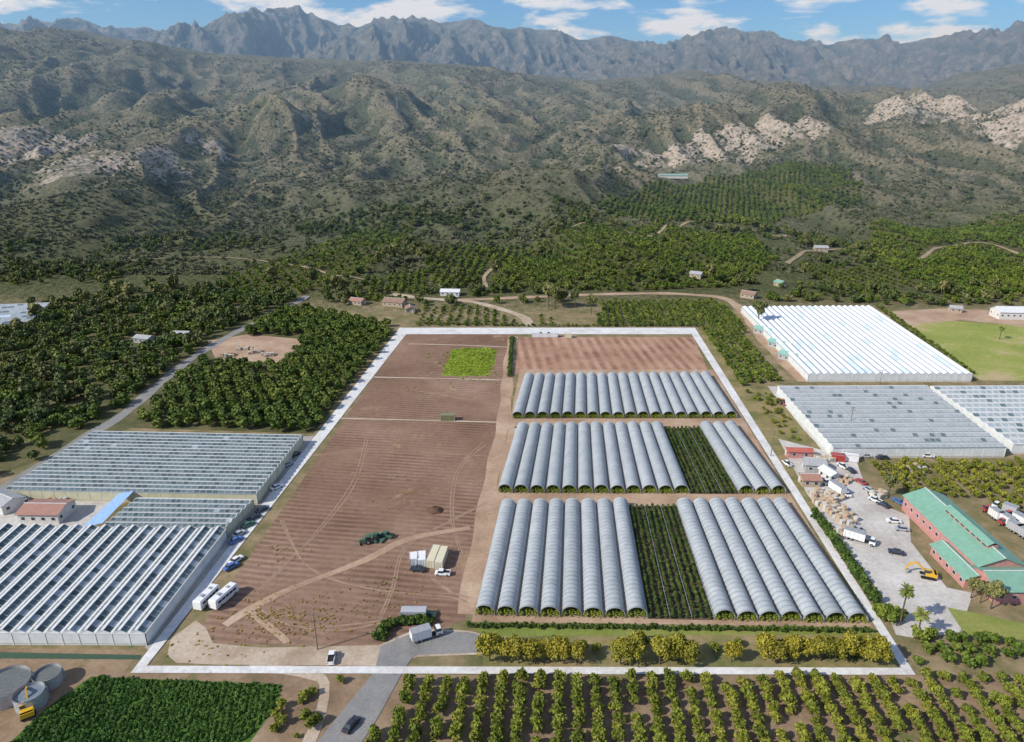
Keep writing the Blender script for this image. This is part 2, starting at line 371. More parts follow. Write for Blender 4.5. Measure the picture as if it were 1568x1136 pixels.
for u,v,ru,rv,k in [(15,235,90,60,1.1),(55,222,60,50,1.1),(100,225,80,70,1.2),(115,250,60,50,1.2),(90,268,70,50,1.1),(190,252,70,50,1.),(255,240,60,45,1.),(328,228,70,40,.9),(960,235,55,45,1.),(1040,232,85,50,1.05),(1130,215,85,60,1.1),(1180,205,60,50,1.),(1230,190,95,70,1.1),(940,262,50,50,.9),(1090,245,60,50,.9),(1420,165,150,110,.9),(1500,180,150,90,1.),(1560,160,150,120,1.),(1540,200,120,70,1.),(480,190,60,40,.8),(640,210,50,40,.8),(700,300,50,40,.6),(560,270,50,40,.6),(1350,180,110,80,.8)]:
    rock+=blob(u,v,ru,rv)*k
rock=np.clip(rock,0,1)*.78
rock+=np.clip((Yr-3300)/1200,0,1)*.34
green=np.zeros(len(Xr))
for k in HO: green=np.maximum(green,inpoly(Xr,Yr,HO[k])*1.)
lush=np.clip(1-(Yr-480)/620,0,1)*np.clip((Yr-430)/50,0,1)
dry=np.clip(fbm(Xr/120,Yr/120,4,77)*2.2-.7,0,1)
for u,v,ru,rv in [(1310,395,45,40),(1450,300,90,60),(1500,250,190,120),(1350,300,120,100),(1400,220,200,150),(1290,415,40,30),(1240,350,50,40),(660,410,40,20),(1560,370,30,60),(1050,165,260,200),(620,402,40,12),(500,240,120,90),(300,330,80,60)]:
    dry=np.clip(dry+.6*blob(u,v,ru,rv),0,1)
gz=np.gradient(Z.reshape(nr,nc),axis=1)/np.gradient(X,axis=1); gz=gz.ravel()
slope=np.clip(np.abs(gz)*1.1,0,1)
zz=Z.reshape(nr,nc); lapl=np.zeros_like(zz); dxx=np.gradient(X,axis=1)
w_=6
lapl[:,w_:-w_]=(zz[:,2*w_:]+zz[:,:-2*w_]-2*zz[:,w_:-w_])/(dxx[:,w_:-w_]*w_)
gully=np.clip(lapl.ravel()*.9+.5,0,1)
me=npmesh('terrain',np.column_stack([Xr,Yr,Z]),fc,np.zeros(len(fc)),[])
me.polygons.foreach_set('use_smooth',np.ones(len(fc),bool))
for nm,d in (('rock',rock),('green',green),('dry',dry),('lush',lush),('slp',slope),('gully',gully)):
    a=me.attributes.new(nm,'FLOAT','POINT'); a.data.foreach_set('value',d.astype(np.float32))
m,nt,b=newmat('terrain_mat'); p=pos(nt)
def att(nm):
    a=nt.nodes.new('ShaderNodeAttribute'); a.attribute_name=nm; return a.outputs['Fac']
def vor(sc,feat='F1'):
    v=nt.nodes.new('ShaderNodeTexVoronoi'); v.inputs['Scale'].default_value=sc; nt.links.new(p,v.inputs['Vector']); return v.outputs['Distance']
n1=noise(nt,p,.012,8,.65); n2=noise(nt,p,.09,7,.75); n3=noise(nt,p,.35,5,.7)
veg=ramp(nt,n1,[(.3,(.18,.185,.12)),(.5,(.245,.235,.155)),(.7,(.31,.275,.19))])
dryc=ramp(nt,n2,[(.3,(.28,.225,.155)),(.7,(.41,.335,.235))])
c=mixc(nt,math_(nt,'MULTIPLY',att('dry'),.7),veg,dryc)
bush=ramp(nt,n2,[(.45,(0,0,0)),(.54,(1,1,1))]); c=mixc(nt,math_(nt,'MULTIPLY',bush,.75),c,(.115,.135,.08))
sp=ramp(nt,vor(.16),[(.25,(1,1,1)),(.5,(0,0,0))]); c=mixc(nt,math_(nt,'MULTIPLY',sp,.65),c,(.085,.105,.06))
sp2=ramp(nt,vor(.3),[(.2,(1,1,1)),(.42,(0,0,0))]); c=mixc(nt,math_(nt,'MULTIPLY',sp2,.5),c,(.085,.105,.06))
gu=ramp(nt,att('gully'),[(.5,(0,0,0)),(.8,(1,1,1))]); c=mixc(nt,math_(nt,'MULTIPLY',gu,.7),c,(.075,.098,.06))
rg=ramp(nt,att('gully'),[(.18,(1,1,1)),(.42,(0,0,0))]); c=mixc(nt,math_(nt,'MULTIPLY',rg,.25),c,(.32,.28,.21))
c=mixc(nt,math_(nt,'MULTIPLY',att('lush'),.9),c,ramp(nt,n2,[(.38,(.075,.10,.035)),(.57,(.145,.155,.065)),(.75,(.32,.26,.16))]))
c=mixc(nt,att('green'),c,ramp(nt,n3,[(.35,(.10,.12,.045)),(.6,(.17,.16,.075)),(.75,(.31,.25,.16))]))
rn=noise(nt,p,.035,10,.78)
rf=math_(nt,'ADD',math_(nt,'MULTIPLY',att('rock'),.52),math_(nt,'MULTIPLY',att('slp'),.12)); rf=math_(nt,'ADD',rf,rn)
rm=ramp(nt,rf,[(.89,(0,0,0)),(.95,(1,1,1))])
rm=math_(nt,'MULTIPLY',rm,ramp(nt,sp,[(.2,(1,1,1)),(.8,(.4,.4,.4))]))
rc=ramp(nt,n2,[(.3,(.33,.27,.215)),(.5,(.52,.45,.37)),(.7,(.68,.61,.53))])
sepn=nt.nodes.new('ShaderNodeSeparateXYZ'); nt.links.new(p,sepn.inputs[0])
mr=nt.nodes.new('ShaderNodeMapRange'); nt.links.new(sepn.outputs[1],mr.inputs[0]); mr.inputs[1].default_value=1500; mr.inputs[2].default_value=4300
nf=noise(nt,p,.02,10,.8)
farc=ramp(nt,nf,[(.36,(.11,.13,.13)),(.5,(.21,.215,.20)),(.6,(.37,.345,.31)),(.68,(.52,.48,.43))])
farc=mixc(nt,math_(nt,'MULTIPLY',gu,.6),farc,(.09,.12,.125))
c=mixc(nt,math_(nt,'MULTIPLY',mr.outputs[0],.9),c,farc)  # distance haze painted into the far slopes, besides the haze volume
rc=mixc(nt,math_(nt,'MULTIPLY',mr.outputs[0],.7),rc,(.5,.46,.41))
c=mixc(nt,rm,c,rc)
fl=nt.nodes.new('ShaderNodeMapRange'); nt.links.new(sepn.outputs[1],fl.inputs[0]); fl.inputs[1].default_value=440; fl.inputs[2].default_value=520
c=mixc(nt,fl.outputs[0],ramp(nt,n2,[(.35,(.11,.12,.045)),(.5,(.21,.17,.09)),(.7,(.36,.27,.175))]),c)
nt.links.new(c,b.inputs['Base Color']); b.inputs['Roughness'].default_value=.95; b.inputs['Specular IOR Level'].default_value=.08
hb=math_(nt,'ADD',math_(nt,'MULTIPLY',n2,1.),math_(nt,'MULTIPLY',rn,1.2)); hb=math_(nt,'ADD',hb,math_(nt,'MULTIPLY',sp,.25)); hb=math_(nt,'MULTIPLY',hb,fl.outputs[0])
hb=math_(nt,'ADD',hb,math_(nt,'MULTIPLY',math_(nt,'MULTIPLY',nf,mr.outputs[0]),8.)); bump(nt,b,hb,.95,8.)
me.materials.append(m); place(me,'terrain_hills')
# ---------------------------------------------------------------- ground sheets
sheet('bare_field',[(290,985),(618,512),(790,512),(772,640),(712,950),(590,990)],fieldm,.02)
cx,cy=g(716,555); B=MB(); PP=[]
cor=GP([(676,576),(684,560),(692,535),(735,532),(760,534),(757,555),(748,577),(712,575)]); NN=64
for i in range(NN):
    t=i/NN*8; a=cor[int(t)]; c_=cor[(int(t)+1)%8]; f=t-int(t); PP.append((a[0]+(c_[0]-a[0])*f+random.gauss(0,.7),a[1]+(c_[1]-a[1])*f+random.gauss(0,1.3),.05))
B.add([(cx,cy,.05)]+PP,[(0,i+1,(i+1)%NN+1) for i in range(NN)]); B.obj('weed_patch',[limem])
sheet('red_soil_plot',[(795,516),(1062,516),(1086,572),(788,572)],redm,.03)
road('field_track',[(786,516),(779,560),(772,640),(752,740),(730,860),(716,945)],5.5,tandirt,.06)
for i,pp in enumerate([[(626,527),(700,529),(782,533)],[(572,578),(680,580),(775,583)],[(520,642),(640,644),(766,648)]]): road('field_divider',pp,1.2,paledirt,.08)
road('dirt_track',[(345,962),(385,935),(450,905),(560,862),(625,830),(720,812)],2.4,tandirt,.085)
road('dirt_track',[(375,935),(400,955),(430,975),(440,985)],1.8,tandirt,.09)
zt=.06
for pp in ([(470,700),(560,690),(660,694),(755,700)],[(430,800),(470,870),(560,905),(690,915),(712,925)],[(560,670),(540,740),(480,820),(400,900)],[(744,770),(690,800),(620,840),(600,900),(580,950)],[(740,680),(700,720),(690,790),(705,850)],[(640,600),(700,610),(765,622)],[(600,950),(520,965),(440,960),(390,930)],[(660,890),(690,910),(715,915)]):
    for off in (0,4):
        zt+=.001; road('wheel_track',[(u+off,v+off*.3) for u,v in pp],.45,trackm,zt,excl=False)
sheet('entrance_apron',[(256,1003),(262,978),(300,950),(316,962),(326,985),(400,992),(580,988),(640,962),(716,966),(742,972),(742,1002),(640,1006),(596,1020),(330,1018),(270,1015)],paledirt,.075)
sheet('entrance_asphalt',[(583,990),(640,966),(716,968),(742,974),(741,999),(640,1003),(610,1020),(575,1022)],asphalt,.1)
road('asphalt_road',[(480,1200),(525,1136),(562,1080),(592,1036),(612,1003),(628,985)],7.4,asphalt,.13)
road('farm_lane',[(380,1026),(440,1032),(482,1038),(498,1054),(492,1095),(476,1140),(462,1180)],2.6,paledirt,.09)
sheet('south_verge',[(-150,990),(214,995),(190,1030),(600,1030),(420,1240),(-400,1240)],orchsoil,.02)
sheet('green_crop_field',[(140,1036),(432,1048),(425,1080),(380,1140),(330,1190),(-40,1190),(70,1085)],cropm,.05)
sheet('south_orchard_soil',[(600,1034),(1700,1034),(1900,1230),(380,1230),(540,1120)],orchsoil,.03)
sheet('front_strip',[(742,962),(1345,962),(1385,1022),(740,1022)],scrubm,.04)
sheet('grass_verge',[(716,954),(1332,962),(1345,972),(742,974)],grassm,.06)
sheet('tunnel_soil',[(722,952),(1335,960),(1092,566),(796,566)],tandirt,.045)
sheet('east_margin',[(1066,508),(1082,508),(1148,590),(1112,590)],scrubm,.025)
sheet('east_margin',[(1112,590),(1148,590),(1232,700),(1178,700)],scrubm,.025)
sheet('east_margin',[(1178,700),(1215,700),(1352,960),(1325,955)],scrubm,.025)
sheet('east_scrub',[(1135,597),(1180,597),(1236,668),(1230,690),(1190,668)],scrubm,.05)
sheet('service_yard',[(1192,672),(1262,690),(1310,702),(1332,765),(1392,790),(1395,830),(1430,875),(1450,900),(1490,908),(1470,968),(1405,978),(1372,972),(1345,905),(1290,830),(1235,755)],concrete,.06)
sheet('lawn',[(1450,930),(1500,940),(1568,955),(1650,985),(1480,975)],grassm,.07)
sheet('sports_field',[(1380,492),(1470,492),(1640,505),(1660,585),(1500,582)],soil('turf_mat',(.28,.31,.08),(.22,.26,.065),(.42,.36,.17),scale=.03,fine=.5,weed=((.42,.33,.19),.57,.03)),.04)
sheet('sports_dirt',[(1345,478),(1450,472),(1640,480),(1640,508),(1470,490),(1385,498)],tandirt,.06)
sheet('west_gravel',[(345,800),(405,762),(465,668),(485,668),(420,770),(235,1000),(222,992)],soil('gravel_mat',(.36,.34,.31),(.25,.23,.2),(.45,.43,.39)),.05)
sheet('west_yard',[(0,755),(150,755),(205,757),(140,808),(-60,808)],concrete,.04)
sheet('grove_floor',[(-60,500),(100,475),(300,455),(470,470),(600,498),(480,664),(200,655),(60,705),(-120,770)],grovefl,.02)
sheet('orchard_clearing',[(318,522),(380,512),(468,520),(430,556),(330,550)],tandirt,.06)
EXC.append(GP([(310,516),(470,514),(435,562),(320,556)]))
sheet('water_channel',[(-30,998),(216,1003),(214,1010),(-30,1008)],pmat('channel_green',(.05,.10,.06),rough=.3,objspace=False),.06)
bb=MB(); O=GP([(200,1031),(612,502),(1064,502),(1402,1034)]); I=GP([(225,1020),(622,512),(1059,512),(1380,1023)])
for i in range(4):
    j=(i+1)%4; bb.quad((*O[i],.16),(*O[j],.16),(*I[j],.16),(*I[i],.16))
bb.obj('plot_outline',[stripm])  # drawn plot outline, added as a flat pale strip; no path exists
road('dirt_road',[(600,452),(660,458),(720,462),(760,472),(800,486),(812,500)],6.,paledirt,.1,marg=5)
road('dirt_road',[(700,460),(800,456),(900,452),(1000,450),(1060,452),(1110,458),(1140,480),(1165,515),(1215,570),(1232,586)],7.,tandirt,.12,marg=5)
road('asphalt_road',[(470,455),(420,480),(350,515),(292,552),(240,592),(185,640),(130,672),(40,730),(-60,790)],5.5,asphalt,.1)
road('hill_track',[(1205,362),(1150,352),(1100,345),(1060,340),(1035,352),(1000,362),(950,352),(905,345),(872,350)],3.4,hilldirt,marg=4)
road('hill_track',[(745,442),(742,425),(760,408)],3.4,hilldirt,marg=4)
road('hill_track',[(1568,392),(1500,372),(1440,380),(1400,400),(1340,390),(1290,382),(1240,385),(1205,405)],4,hilldirt,marg=4)
road('hill_track',[(560,430),(500,420),(400,400),(300,395),(200,400)],2.4,hilldirt,marg=1)
road('east_lane',[(1182,592),(1215,632),(1255,680),(1270,700)],4,concrete,.1)
# ---------------------------------------------------------------- polytunnels
def plastic_mat():
    m,nt,b=newmat('polythene'); p=pos(nt); n=noise(nt,p,.25,5); n2=noise(nt,p,2.5,3)
    c=ramp(nt,n,[(.3,(.43,.465,.48)),(.7,(.54,.575,.59))])
    to=nt.nodes.new('ShaderNodeTexCoord').outputs['Object']
    w=nt.nodes.new('ShaderNodeTexWave'); w.bands_direction='Y'; w.inputs['Scale'].default_value=2*math.pi/(20*2.); w.inputs['Distortion'].default_value=0; w.inputs['Phase Offset'].default_value=math.pi*.5; nt.links.new(to,w.inputs['Vector'])
    c=mixc(nt,1.,c,ramp(nt,w.outputs['Fac'],[(.8,(1,1,1)),(.98,(.74,.76,.78))]),'MULTIPLY')
    st_=noise(nt,to,.5,5,.7); c=mixc(nt,.6,c,ramp(nt,st_,[(.35,(.82,.83,.83)),(.6,(1.06,1.06,1.06))]),'MULTIPLY')
    oi=nt.nodes.new('ShaderNodeObjectInfo').outputs['Random']; c=mixc(nt,.5,c,ramp(nt,oi,[(0,(.78,.8,.8)),(1,(1,1,1))]),'MULTIPLY')
    nt.links.new(c,b.inputs['Base Color']); b.inputs['Roughness'].default_value=.5; b.inputs['Specular IOR Level'].default_value=.3
    bump(nt,b,n2,.25,.06)
    tr=nt.nodes.new('ShaderNodeBsdfTranslucent'); nt.links.new(c,tr.inputs[0]); mx=nt.nodes.new('ShaderNodeMixShader'); mx.inputs[0].default_value=.22
    nt.links.new(b.outputs[0],mx.inputs[1]); nt.links.new(tr.outputs[0],mx.inputs[2]); nt.links.new(mx.outputs[0],nt.nodes['Material Output'].inputs[0]); return m
plast=plastic_mat(); steel=pmat('galvanised_steel',(.5,.5,.5),(.35,.36,.36),metal=.4,rough=.45)
dark=pmat('tunnel_dark_backing',(.05,.06,.03)); pleaf=leafmat('tunnel_leaf',[(.10,.15,.015),(.19,.25,.03),(.3,.32,.05)],rand=.3)
def tunnel_mesh():
    b=MB(); L=60.; n=14; V=[]; ringy=np.arange(0,L+.01,.5)
    for k,y in enumerate(ringy):
        q=(k%4); sag={0:0,1:-.07,2:-.1,3:-.07}[q]
        for i in range(n+1):
            a=math.pi*i/n; V.append((-(2.5+sag)*math.cos(a),y,.95+(2.35+sag)*math.sin(a)))
    fs=[]
    for k in range(len(ringy)-1):
        for i in range(n): fs.append((k*(n+1)+i,k*(n+1)+i+1,(k+1)*(n+1)+i+1,(k+1)*(n+1)+i))
    b.add(V,fs,0); ns=len(fs)
    for k in range(0,len(ringy),4):
        y=ringy[k]
        for sx in (-1,1): b.beam((sx*2.56,y,0),(sx*2.56,y,1.),.08,.08,1)
    for y in (-.03,L+.03):
        for i in range(n):
            a=math.pi*i/n; a2=math.pi*(i+1)/n
            b.beam((-2.54*math.cos(a),y,.95+2.39*math.sin(a)),(-2.54*math.cos(a2),y,.95+2.39*math.sin(a2)),.1,.14,1)
    for sx in (-1,1): b.beam((sx*2.6,0,.95),(sx*2.6,L,.95),.1,.1,1)
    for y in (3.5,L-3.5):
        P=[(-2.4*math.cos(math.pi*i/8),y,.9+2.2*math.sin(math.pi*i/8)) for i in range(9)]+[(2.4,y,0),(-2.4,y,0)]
        b.add(P,[tuple(range(11))],2)  # dark backing sheet, added to stand in for the shaded tunnel inside
    for ylo,yhi in ((-.25,3.3),(L-3.3,L+.2)):
        for row in (-1.65,0,1.65):
            c=np.column_stack([row+rng.normal(0,.33,170),rng.uniform(ylo,yhi,170),np.abs(rng.normal(1.,.45,170))]); nn=rng.normal(size=(170,3)); nn/=np.linalg.norm(nn,axis=1)[:,None]
            v,f=leaf_quads(c,nn,np.full(170,.16),rng); b.add(v.tolist(),f.tolist(),3)
    me=bpy.data.meshes.new('polytunnel'); me.from_pydata(b.v,[],b.f)
    for m in (plast,steel,dark,pleaf): me.materials.append(m)
    me.polygons.foreach_set('material_index',b.m); sm=[i<ns for i in range(len(b.f))]; me.polygons.foreach_set('use_smooth',sm); me.update(); return me
TM=tunnel_mesh()
blocks=[([(726,942),(1330,955),(1207,762),(766,764)],(8,9,10)),([(761,755),(1204,757),(1128,645),(791,647)],(12,13,14)),([(783,641),(1129,641),(1088,569),(802,571)],())]
lerp=lambda a,b,t:(a[0]+(b[0]-a[0])*t,a[1]+(b[1]-a[1])*t)
for q,gap in blocks:
    FL,FR=g(*q[0]),g(*q[1]); BR,BL=g(*q[2],3.1),g(*q[3],3.1)
    for i in range(18):
        a=lerp(FL,FR,(i+.5)/18); c=lerp(BL,BR,(i+.5)/18); L=math.dist(a,c); an=math.atan2(c[1]-a[1],c[0]-a[0])-math.pi/2
        if i in gap: continue
        w=math.dist(FL,FR)/18/5.55; jy=random.uniform(-.25,.25)
        place(TM,'polytunnel',(a[0],a[1]+jy,.05),an,(w,L/60,random.uniform(.98,1.03)))
    if gap:
        p0,p1=(gap[0])/18,(gap[-1]+1)/18
        qa,qb,qc,qd=lerp(FL,FR,p0),lerp(FL,FR,p1),lerp(BL,BR,p1),lerp(BL,BR,p0)
        b=MB(); b.quad((*qa,.07),(*qb,.07),(*qc,.07),(*qd,.07)); b.obj('crop_bed',[darksoil])
        P=[]
        for r in range(9):
            s=(r+.5)/9; A=lerp(qa,qb,s); B=lerp(qd,qc,s); n=int(math.dist(A,B)/.75)
            for k in range(n): x,y=lerp(A,B,(k+.5)/n); P.append((x+random.gauss(0,.06),y+random.gauss(0,.1),.07))
        scatter('berry_rows',P,rng.uniform(.75,1.1,len(P)),CRP)
        B=MB()
        for r in range(4):
            A=lerp(qa,qb,r/3); C=lerp(qd,qc,r/3); B.beam((*A,1.05),(*C,1.05),.1,.08,0)
            for k in range(31): x,y=lerp(A,C,k/30); B.beam((x,y,0),(x,y,1.1),.08,.08,0)
        B.obj('tunnel_leg_frame',[steel])
# ---------------------------------------------------------------- greenhouses
def glassmat(name,c1,c2,rough=.3,spec=.3):
    m,nt,b=newmat(name); p=pos(nt); n=noise(nt,p,.35,4); c=ramp(nt,n,[(.3,c1),(.7,c2)])
    nt.links.new(c,b.inputs['Base Color']); b.inputs['Roughness'].default_value=rough; b.inputs['Specular IOR Level'].default_value=spec
    return m
gl_d=glassmat('glass_dark',(.045,.075,.08),(.10,.135,.14)); gl_m=glassmat('glass_mid',(.095,.14,.15),(.155,.205,.215)); gl_l=glassmat('glass_whitewash',(.26,.31,.33),(.38,.43,.46),.5)
gl_w=glassmat('white_plastic_roof',(.62,.68,.75),(.76,.81,.86),.5); gl_g=glassmat('grey_plastic_roof',(.27,.30,.31),(.40,.43,.44),.5)
gl_b=glassmat('blue_white_plastic',(.46,.56,.66),(.58,.67,.76),.5)
frame_w=pmat('white_frame',(.74,.74,.72),(.62,.62,.6),rough=.5); frame_g=pmat('grey_frame',(.48,.5,.5),(.38,.4,.4),rough=.5); wall_y=glassmat('cream_wall',(.5,.48,.32),(.62,.6,.42),.6); wall_w=glassmat('white_wall',(.55,.57,.55),(.72,.73,.70),.6)
def greenhouse(name,q,eave,rise,nb,along,nseg,weights,wall,bar=.12,cross=True,rgw=.25,w2=None,fr=5):
    FL,FR,BR,BL=[g(u,v,eave) for u,v in q]
    def P(s,t): x,y=lerp(lerp(FL,FR,s),lerp(BL,BR,s),t); return x,y
    def Q(b,l,z): x,y=P(b,l) if along=='depth' else P(l,b); return (x,y,z)
    B=MB(); mats=[gl_d,gl_m,gl_l,gl_w,gl_g,frame_w,wall,steel,gl_b,frame_g]
    for i in range(nb):
        for k in range(2):
            b0=(i+k*.5)/nb; b1=(i+k*.5+.5)/nb; z0,z1=((eave,eave+rise) if k==0 else (eave+rise,eave))
            for j in range(nseg):
                l0=j/nseg; l1=(j+1)/nseg; mt=random.choices([0,1,2,3,4,8],(w2 or weights) if k else weights)[0]
                B.quad(Q(b0,l0,z0),Q(b1,l0,z1),Q(b1,l1,z1),Q(b0,l1,z0),mt)
                if cross: B.beam(Q(b0,l0,z0+.05),Q(b1,l0,z1+.05),bar,.08,fr)
        B.beam(Q((i+.5)/nb,0,eave+rise+.06),Q((i+.5)/nb,1,eave+rise+.06),rgw,.14,5)
        B.beam(Q(i/nb,0,eave+.08),Q(i/nb,1,eave+.08),rgw*1.2,.16,5 if rgw>.4 else 7)
        for l in (0,1):
            B.add([Q(i/nb,l,eave),Q((i+1)/nb,l,eave),Q((i+.5)/nb,l,eave+rise)],[(0,1,2)],6)
            B.beam(Q(i/nb,l,eave),Q((i+.5)/nb,l,eave+rise),.15,.15,5); B.beam(Q((i+1)/nb,l,eave),Q((i+.5)/nb,l,eave+rise),.15,.15,5)
            B.beam(Q(i/nb,l,0),Q(i/nb,l,eave),.18,.18,5)
    for (a,c) in (((0,0),(1,0)),((1,0),(1,1)),((1,1),(0,1)),((0,1),(0,0))):
        A=P(*a);C=P(*c); B.quad((*A,0),(*C,0),(*C,eave),(*A,eave),6)
        n=max(4,int(math.dist(A,C)/4))
        for k in range(n+1):
            x,y=lerp(A,C,k/n); B.beam((x,y,0),(x,y,eave),.14,.14,5)
        B.beam((*A,eave),(*C,eave),.2,.2,5); B.beam((*A,.5),(*C,.5),.14,.14,7)
    o=B.obj(name,mats); EXC.append([P(-.03,-.03),P(1.03,-.03),P(1.03,1.03),P(-.03,1.03)]); return o
greenhouse('glass_greenhouse',[(-215,968),(222,970),(346,810),(-20,805)],3.6,1.0,17,'depth',24,(8,3,0,0,0,0),wall_w,rgw=.7,w2=(2,6,2.,0,0,0),bar=.09,fr=9)
greenhouse('glass_greenhouse',[(8,750),(392,757),(463,666),(146,660)],3.8,.6,17,'width',40,(3,7,.1,0,0,0),wall_y,bar=.14,rgw=.22,w2=(9,2,0,0,0,0),fr=9)
greenhouse('glass_greenhouse',[(158,806),(345,808),(388,765),(212,762)],3.4,.6,6,'width',22,(3,7,.1,0,0,0),wall_y,bar=.14,rgw=.22,w2=(9,2,0,0,0,0),fr=9)
greenhouse('plastic_greenhouse',[(1238,573),(1490,573),(1334,469),(1136,470)],4.0,.9,22,'depth',14,(0,0,0,9,0,1),wall_w,cross=False,rgw=.35,w2=(0,0,0,1,0,9))
greenhouse('shade_greenhouse',[(1276,686),(1541,685),(1416,590),(1190,591)],4.2,.7,14,'width',30,(0,1,.2,0,9,0),wall_w,bar=.14,rgw=.35,w2=(9,1,0,0,0,0),fr=9)
greenhouse('shade_greenhouse',[(1552,680),(1800,680),(1640,590),(1424,591)],4.2,.8,12,'width',22,(0,2,5,0,5,0),wall_w,bar=.16,rgw=.5,w2=(6,4,1,0,0,0))
greenhouse('plastic_greenhouse',[(-90,508),(46,492),(78,464),(-40,468)],3.5,1.,9,'width',12,(0,3,6,0,4,1),wall_w,rgw=.4,w2=(3,3,1,0,1,0))
B=MB(); q=[g(125,808,3),g(158,806,3),g(206,756,3),g(186,752,3)]
B.quad(*[(x,y,z) for (x,y),z in zip(q,(3,4.2,4.2,3))],0)
for (x,y),z in zip(q,(3,4.2,4.2,3)): B.beam((x,y,0),(x,y,z),.15,.15,1)
B.obj('blue_roof_shed',[pmat('blue_sheet',(.2,.36,.66),(.35,.5,.75)),steel])
# ---------------------------------------------------------------- houses
walls={k:pmat('wall_'+k,c) for k,c in dict(white=(.7,.68,.64),tan=(.45,.36,.26),pink=(.55,.27,.24),grey=(.4,.4,.38)).items()}
def roofm(name,c):
    m,nt,b=newmat(name); v=nt.nodes.new('ShaderNodeTexCoord').outputs['Object']; n=noise(nt,v,.6,6,.7)
    w=nt.nodes.new('ShaderNodeTexWave'); w.bands_direction='Y'; w.inputs['Scale'].default_value=1.; nt.links.new(v,w.inputs['Vector'])
    cc=ramp(nt,n,[(.3,tuple(x*.75 for x in c)),(.7,c)]); cc=mixc(nt,.25,cc,ramp(nt,w.outputs['Fac'],[(0,(.6,.6,.6)),(.3,(1,1,1))]),'MULTIPLY')
    nt.links.new(cc,b.inputs['Base Color']); b.inputs['Roughness'].default_value=.55; bump(nt,b,w.outputs['Fac'],.4,.05); return m
roofs={k:roofm('roof_'+k,c) for k,c in dict(red=(.5,.14,.1),brown=(.33,.2,.14),grey=(.42,.42,.42),white=(.75,.76,.76),green=(.22,.42,.31),rust=(.42,.22,.16),teal=(.26,.47,.40)).items()}
winm=glassmat('window_glass',(.02,.03,.04),(.05,.07,.09),.1,.5); trim=pmat('trim_white',(.7,.7,.68))
def house(name,loc,w,l,h,rise,rz,wall='white',roof='grey',wins=True):
    B=MB(); mats=[walls[wall],roofs[roof],winm,trim]
    B.box((0,0,h/2-.5),(w,l,h+1),0)
    for s in (-1,1): B.add([(-w/2,s*l/2,h),(w/2,s*l/2,h),(0,s*l/2,h+rise)],[(0,1,2)],0)
    o=.5; k=rise/(w/2)
    for s in (-1,1):
        P=[(0,-l/2-o,h+rise+.12),(0,l/2+o,h+rise+.12),(s*(w/2+o),l/2+o,h-o*k+.12),(s*(w/2+o),-l/2-o,h-o*k+.12)]
        Q=[(x,y,z-.12) for x,y,z in P]; B.add(P+Q,[(0,1,2,3),(7,6,5,4),(0,3,7,4),(1,0,4,5),(2,1,5,6),(3,2,6,7)],1)
    B.beam((0,-l/2-o,h+rise+.18),(0,l/2+o,h+rise+.18),.3,.12,3)
    if wins:
        n=max(2,int(l/3.2))
        for i in range(n):
            y=-l/2+(i+.5)*l/n
            for s in (-1,1):
                B.box((s*(w/2+.02),y,h*.55),(.06,1.3,1.2),3); B.box((s*(w/2+.04),y,h*.55),(.06,1.1,1.),2)
        n=max(2,int(w/3))
        for i in range(n):
            x=-w/2+(i+.5)*w/n
            for s in (-1,1):
                if i==n//2: B.box((x,s*(l/2+.03),1.05),(1.1,.08,2.1),3)
                else: B.box((x,s*(l/2+.02),h*.55),(1.3,.06,1.2),3); B.box((x,s*(l/2+.04),h*.55),(1.1,.06,1.),2)
    z=H1(*loc[:2]); EXC.append([(loc[0]+a*(w+l)/2,loc[1]+c*(w+l)/2) for a,c in ((-1,-1),(1,-1),(1,1),(-1,1))])
    return B.obj(name,mats,(loc[0],loc[1],z),rz)
for u,v,w,l,h,ri,rz,wa,ro in [(605,468,9,15,3.5,1.8,1.3,'tan','brown'),(690,452,8,14,3,1.4,1.5,'white','white'),(548,466,7,10,3,1.4,1.2,'tan','rust'),(628,478,6,8,3,1.2,.2,'tan','brown'),
  (1256,384,8,12,3.5,1.6,1.4,'tan','grey'),(1194,438,6,8,3,1.4,.3,'tan','green'),(1146,456,7,10,3.2,1.6,.9,'tan','brown'),(1066,424,6,9,3,1.4,1.,'tan','grey'),
  (1548,487,11,22,5,2.5,1.5,'white','white'),(1462,478,5,7,3,1.2,1.2,'tan','grey'),(222,524,6,10,3,1.,1.3,'grey','grey'),(280,518,5,9,3,1.,1.5,'tan','grey'),
  (75,792,9,13,3.6,1.2,1.55,'white','rust'),(8,778,7,12,3.4,1.2,1.1,'white','grey'),(1238,742,5,6,3,1,1.5,'tan','rust'),(1245,719,6,7,3.4,1.2,1.4,'grey','grey'),(1222,699,3.5,9,3,.8,1.5,'pink','red'),(1268,735,4,6,3,.8,.3,'white','white')]:
    x,y,z=gt(u,v); house('farmhouse',(x,y),w,l,h,ri,rz,wa,ro)
x,y,z=gt(1030,272); house('hilltop_building',(x,y),9,45,4,1.6,1.5,'white','teal')
for u,v in [(1172,512),(1195,533),(1212,552)]:
    x,y=g(u,v); house('packing_shed',(x,y),6,13,3.2,1.3,.62,'grey','teal')
house('green_roof_barn',(135.5,178),13,38,5.2,2.6,0,'pink','green')
B=MB(); B.box((0,0,.6),(3,20,1.2),0)
for s in (-1,1):
    B.add([(0,-10.4,2.2),(0,10.4,2.2),(s*2,10.4,1.2),(s*2,-10.4,1.2)],[(0,1,2,3)],1)
for i in range(8):
    for s in (-1,1): B.box((s*1.52,-8.7+i*2.5,.7),(.06,1.6,.7),2)
B.obj('barn_roof_monitor',[walls['pink'],roofs['green'],winm],(135.5,174,7.2))
house('barn_office_wing',(143,155),11,30,4.2,2.2,math.pi/2,'pink','green')
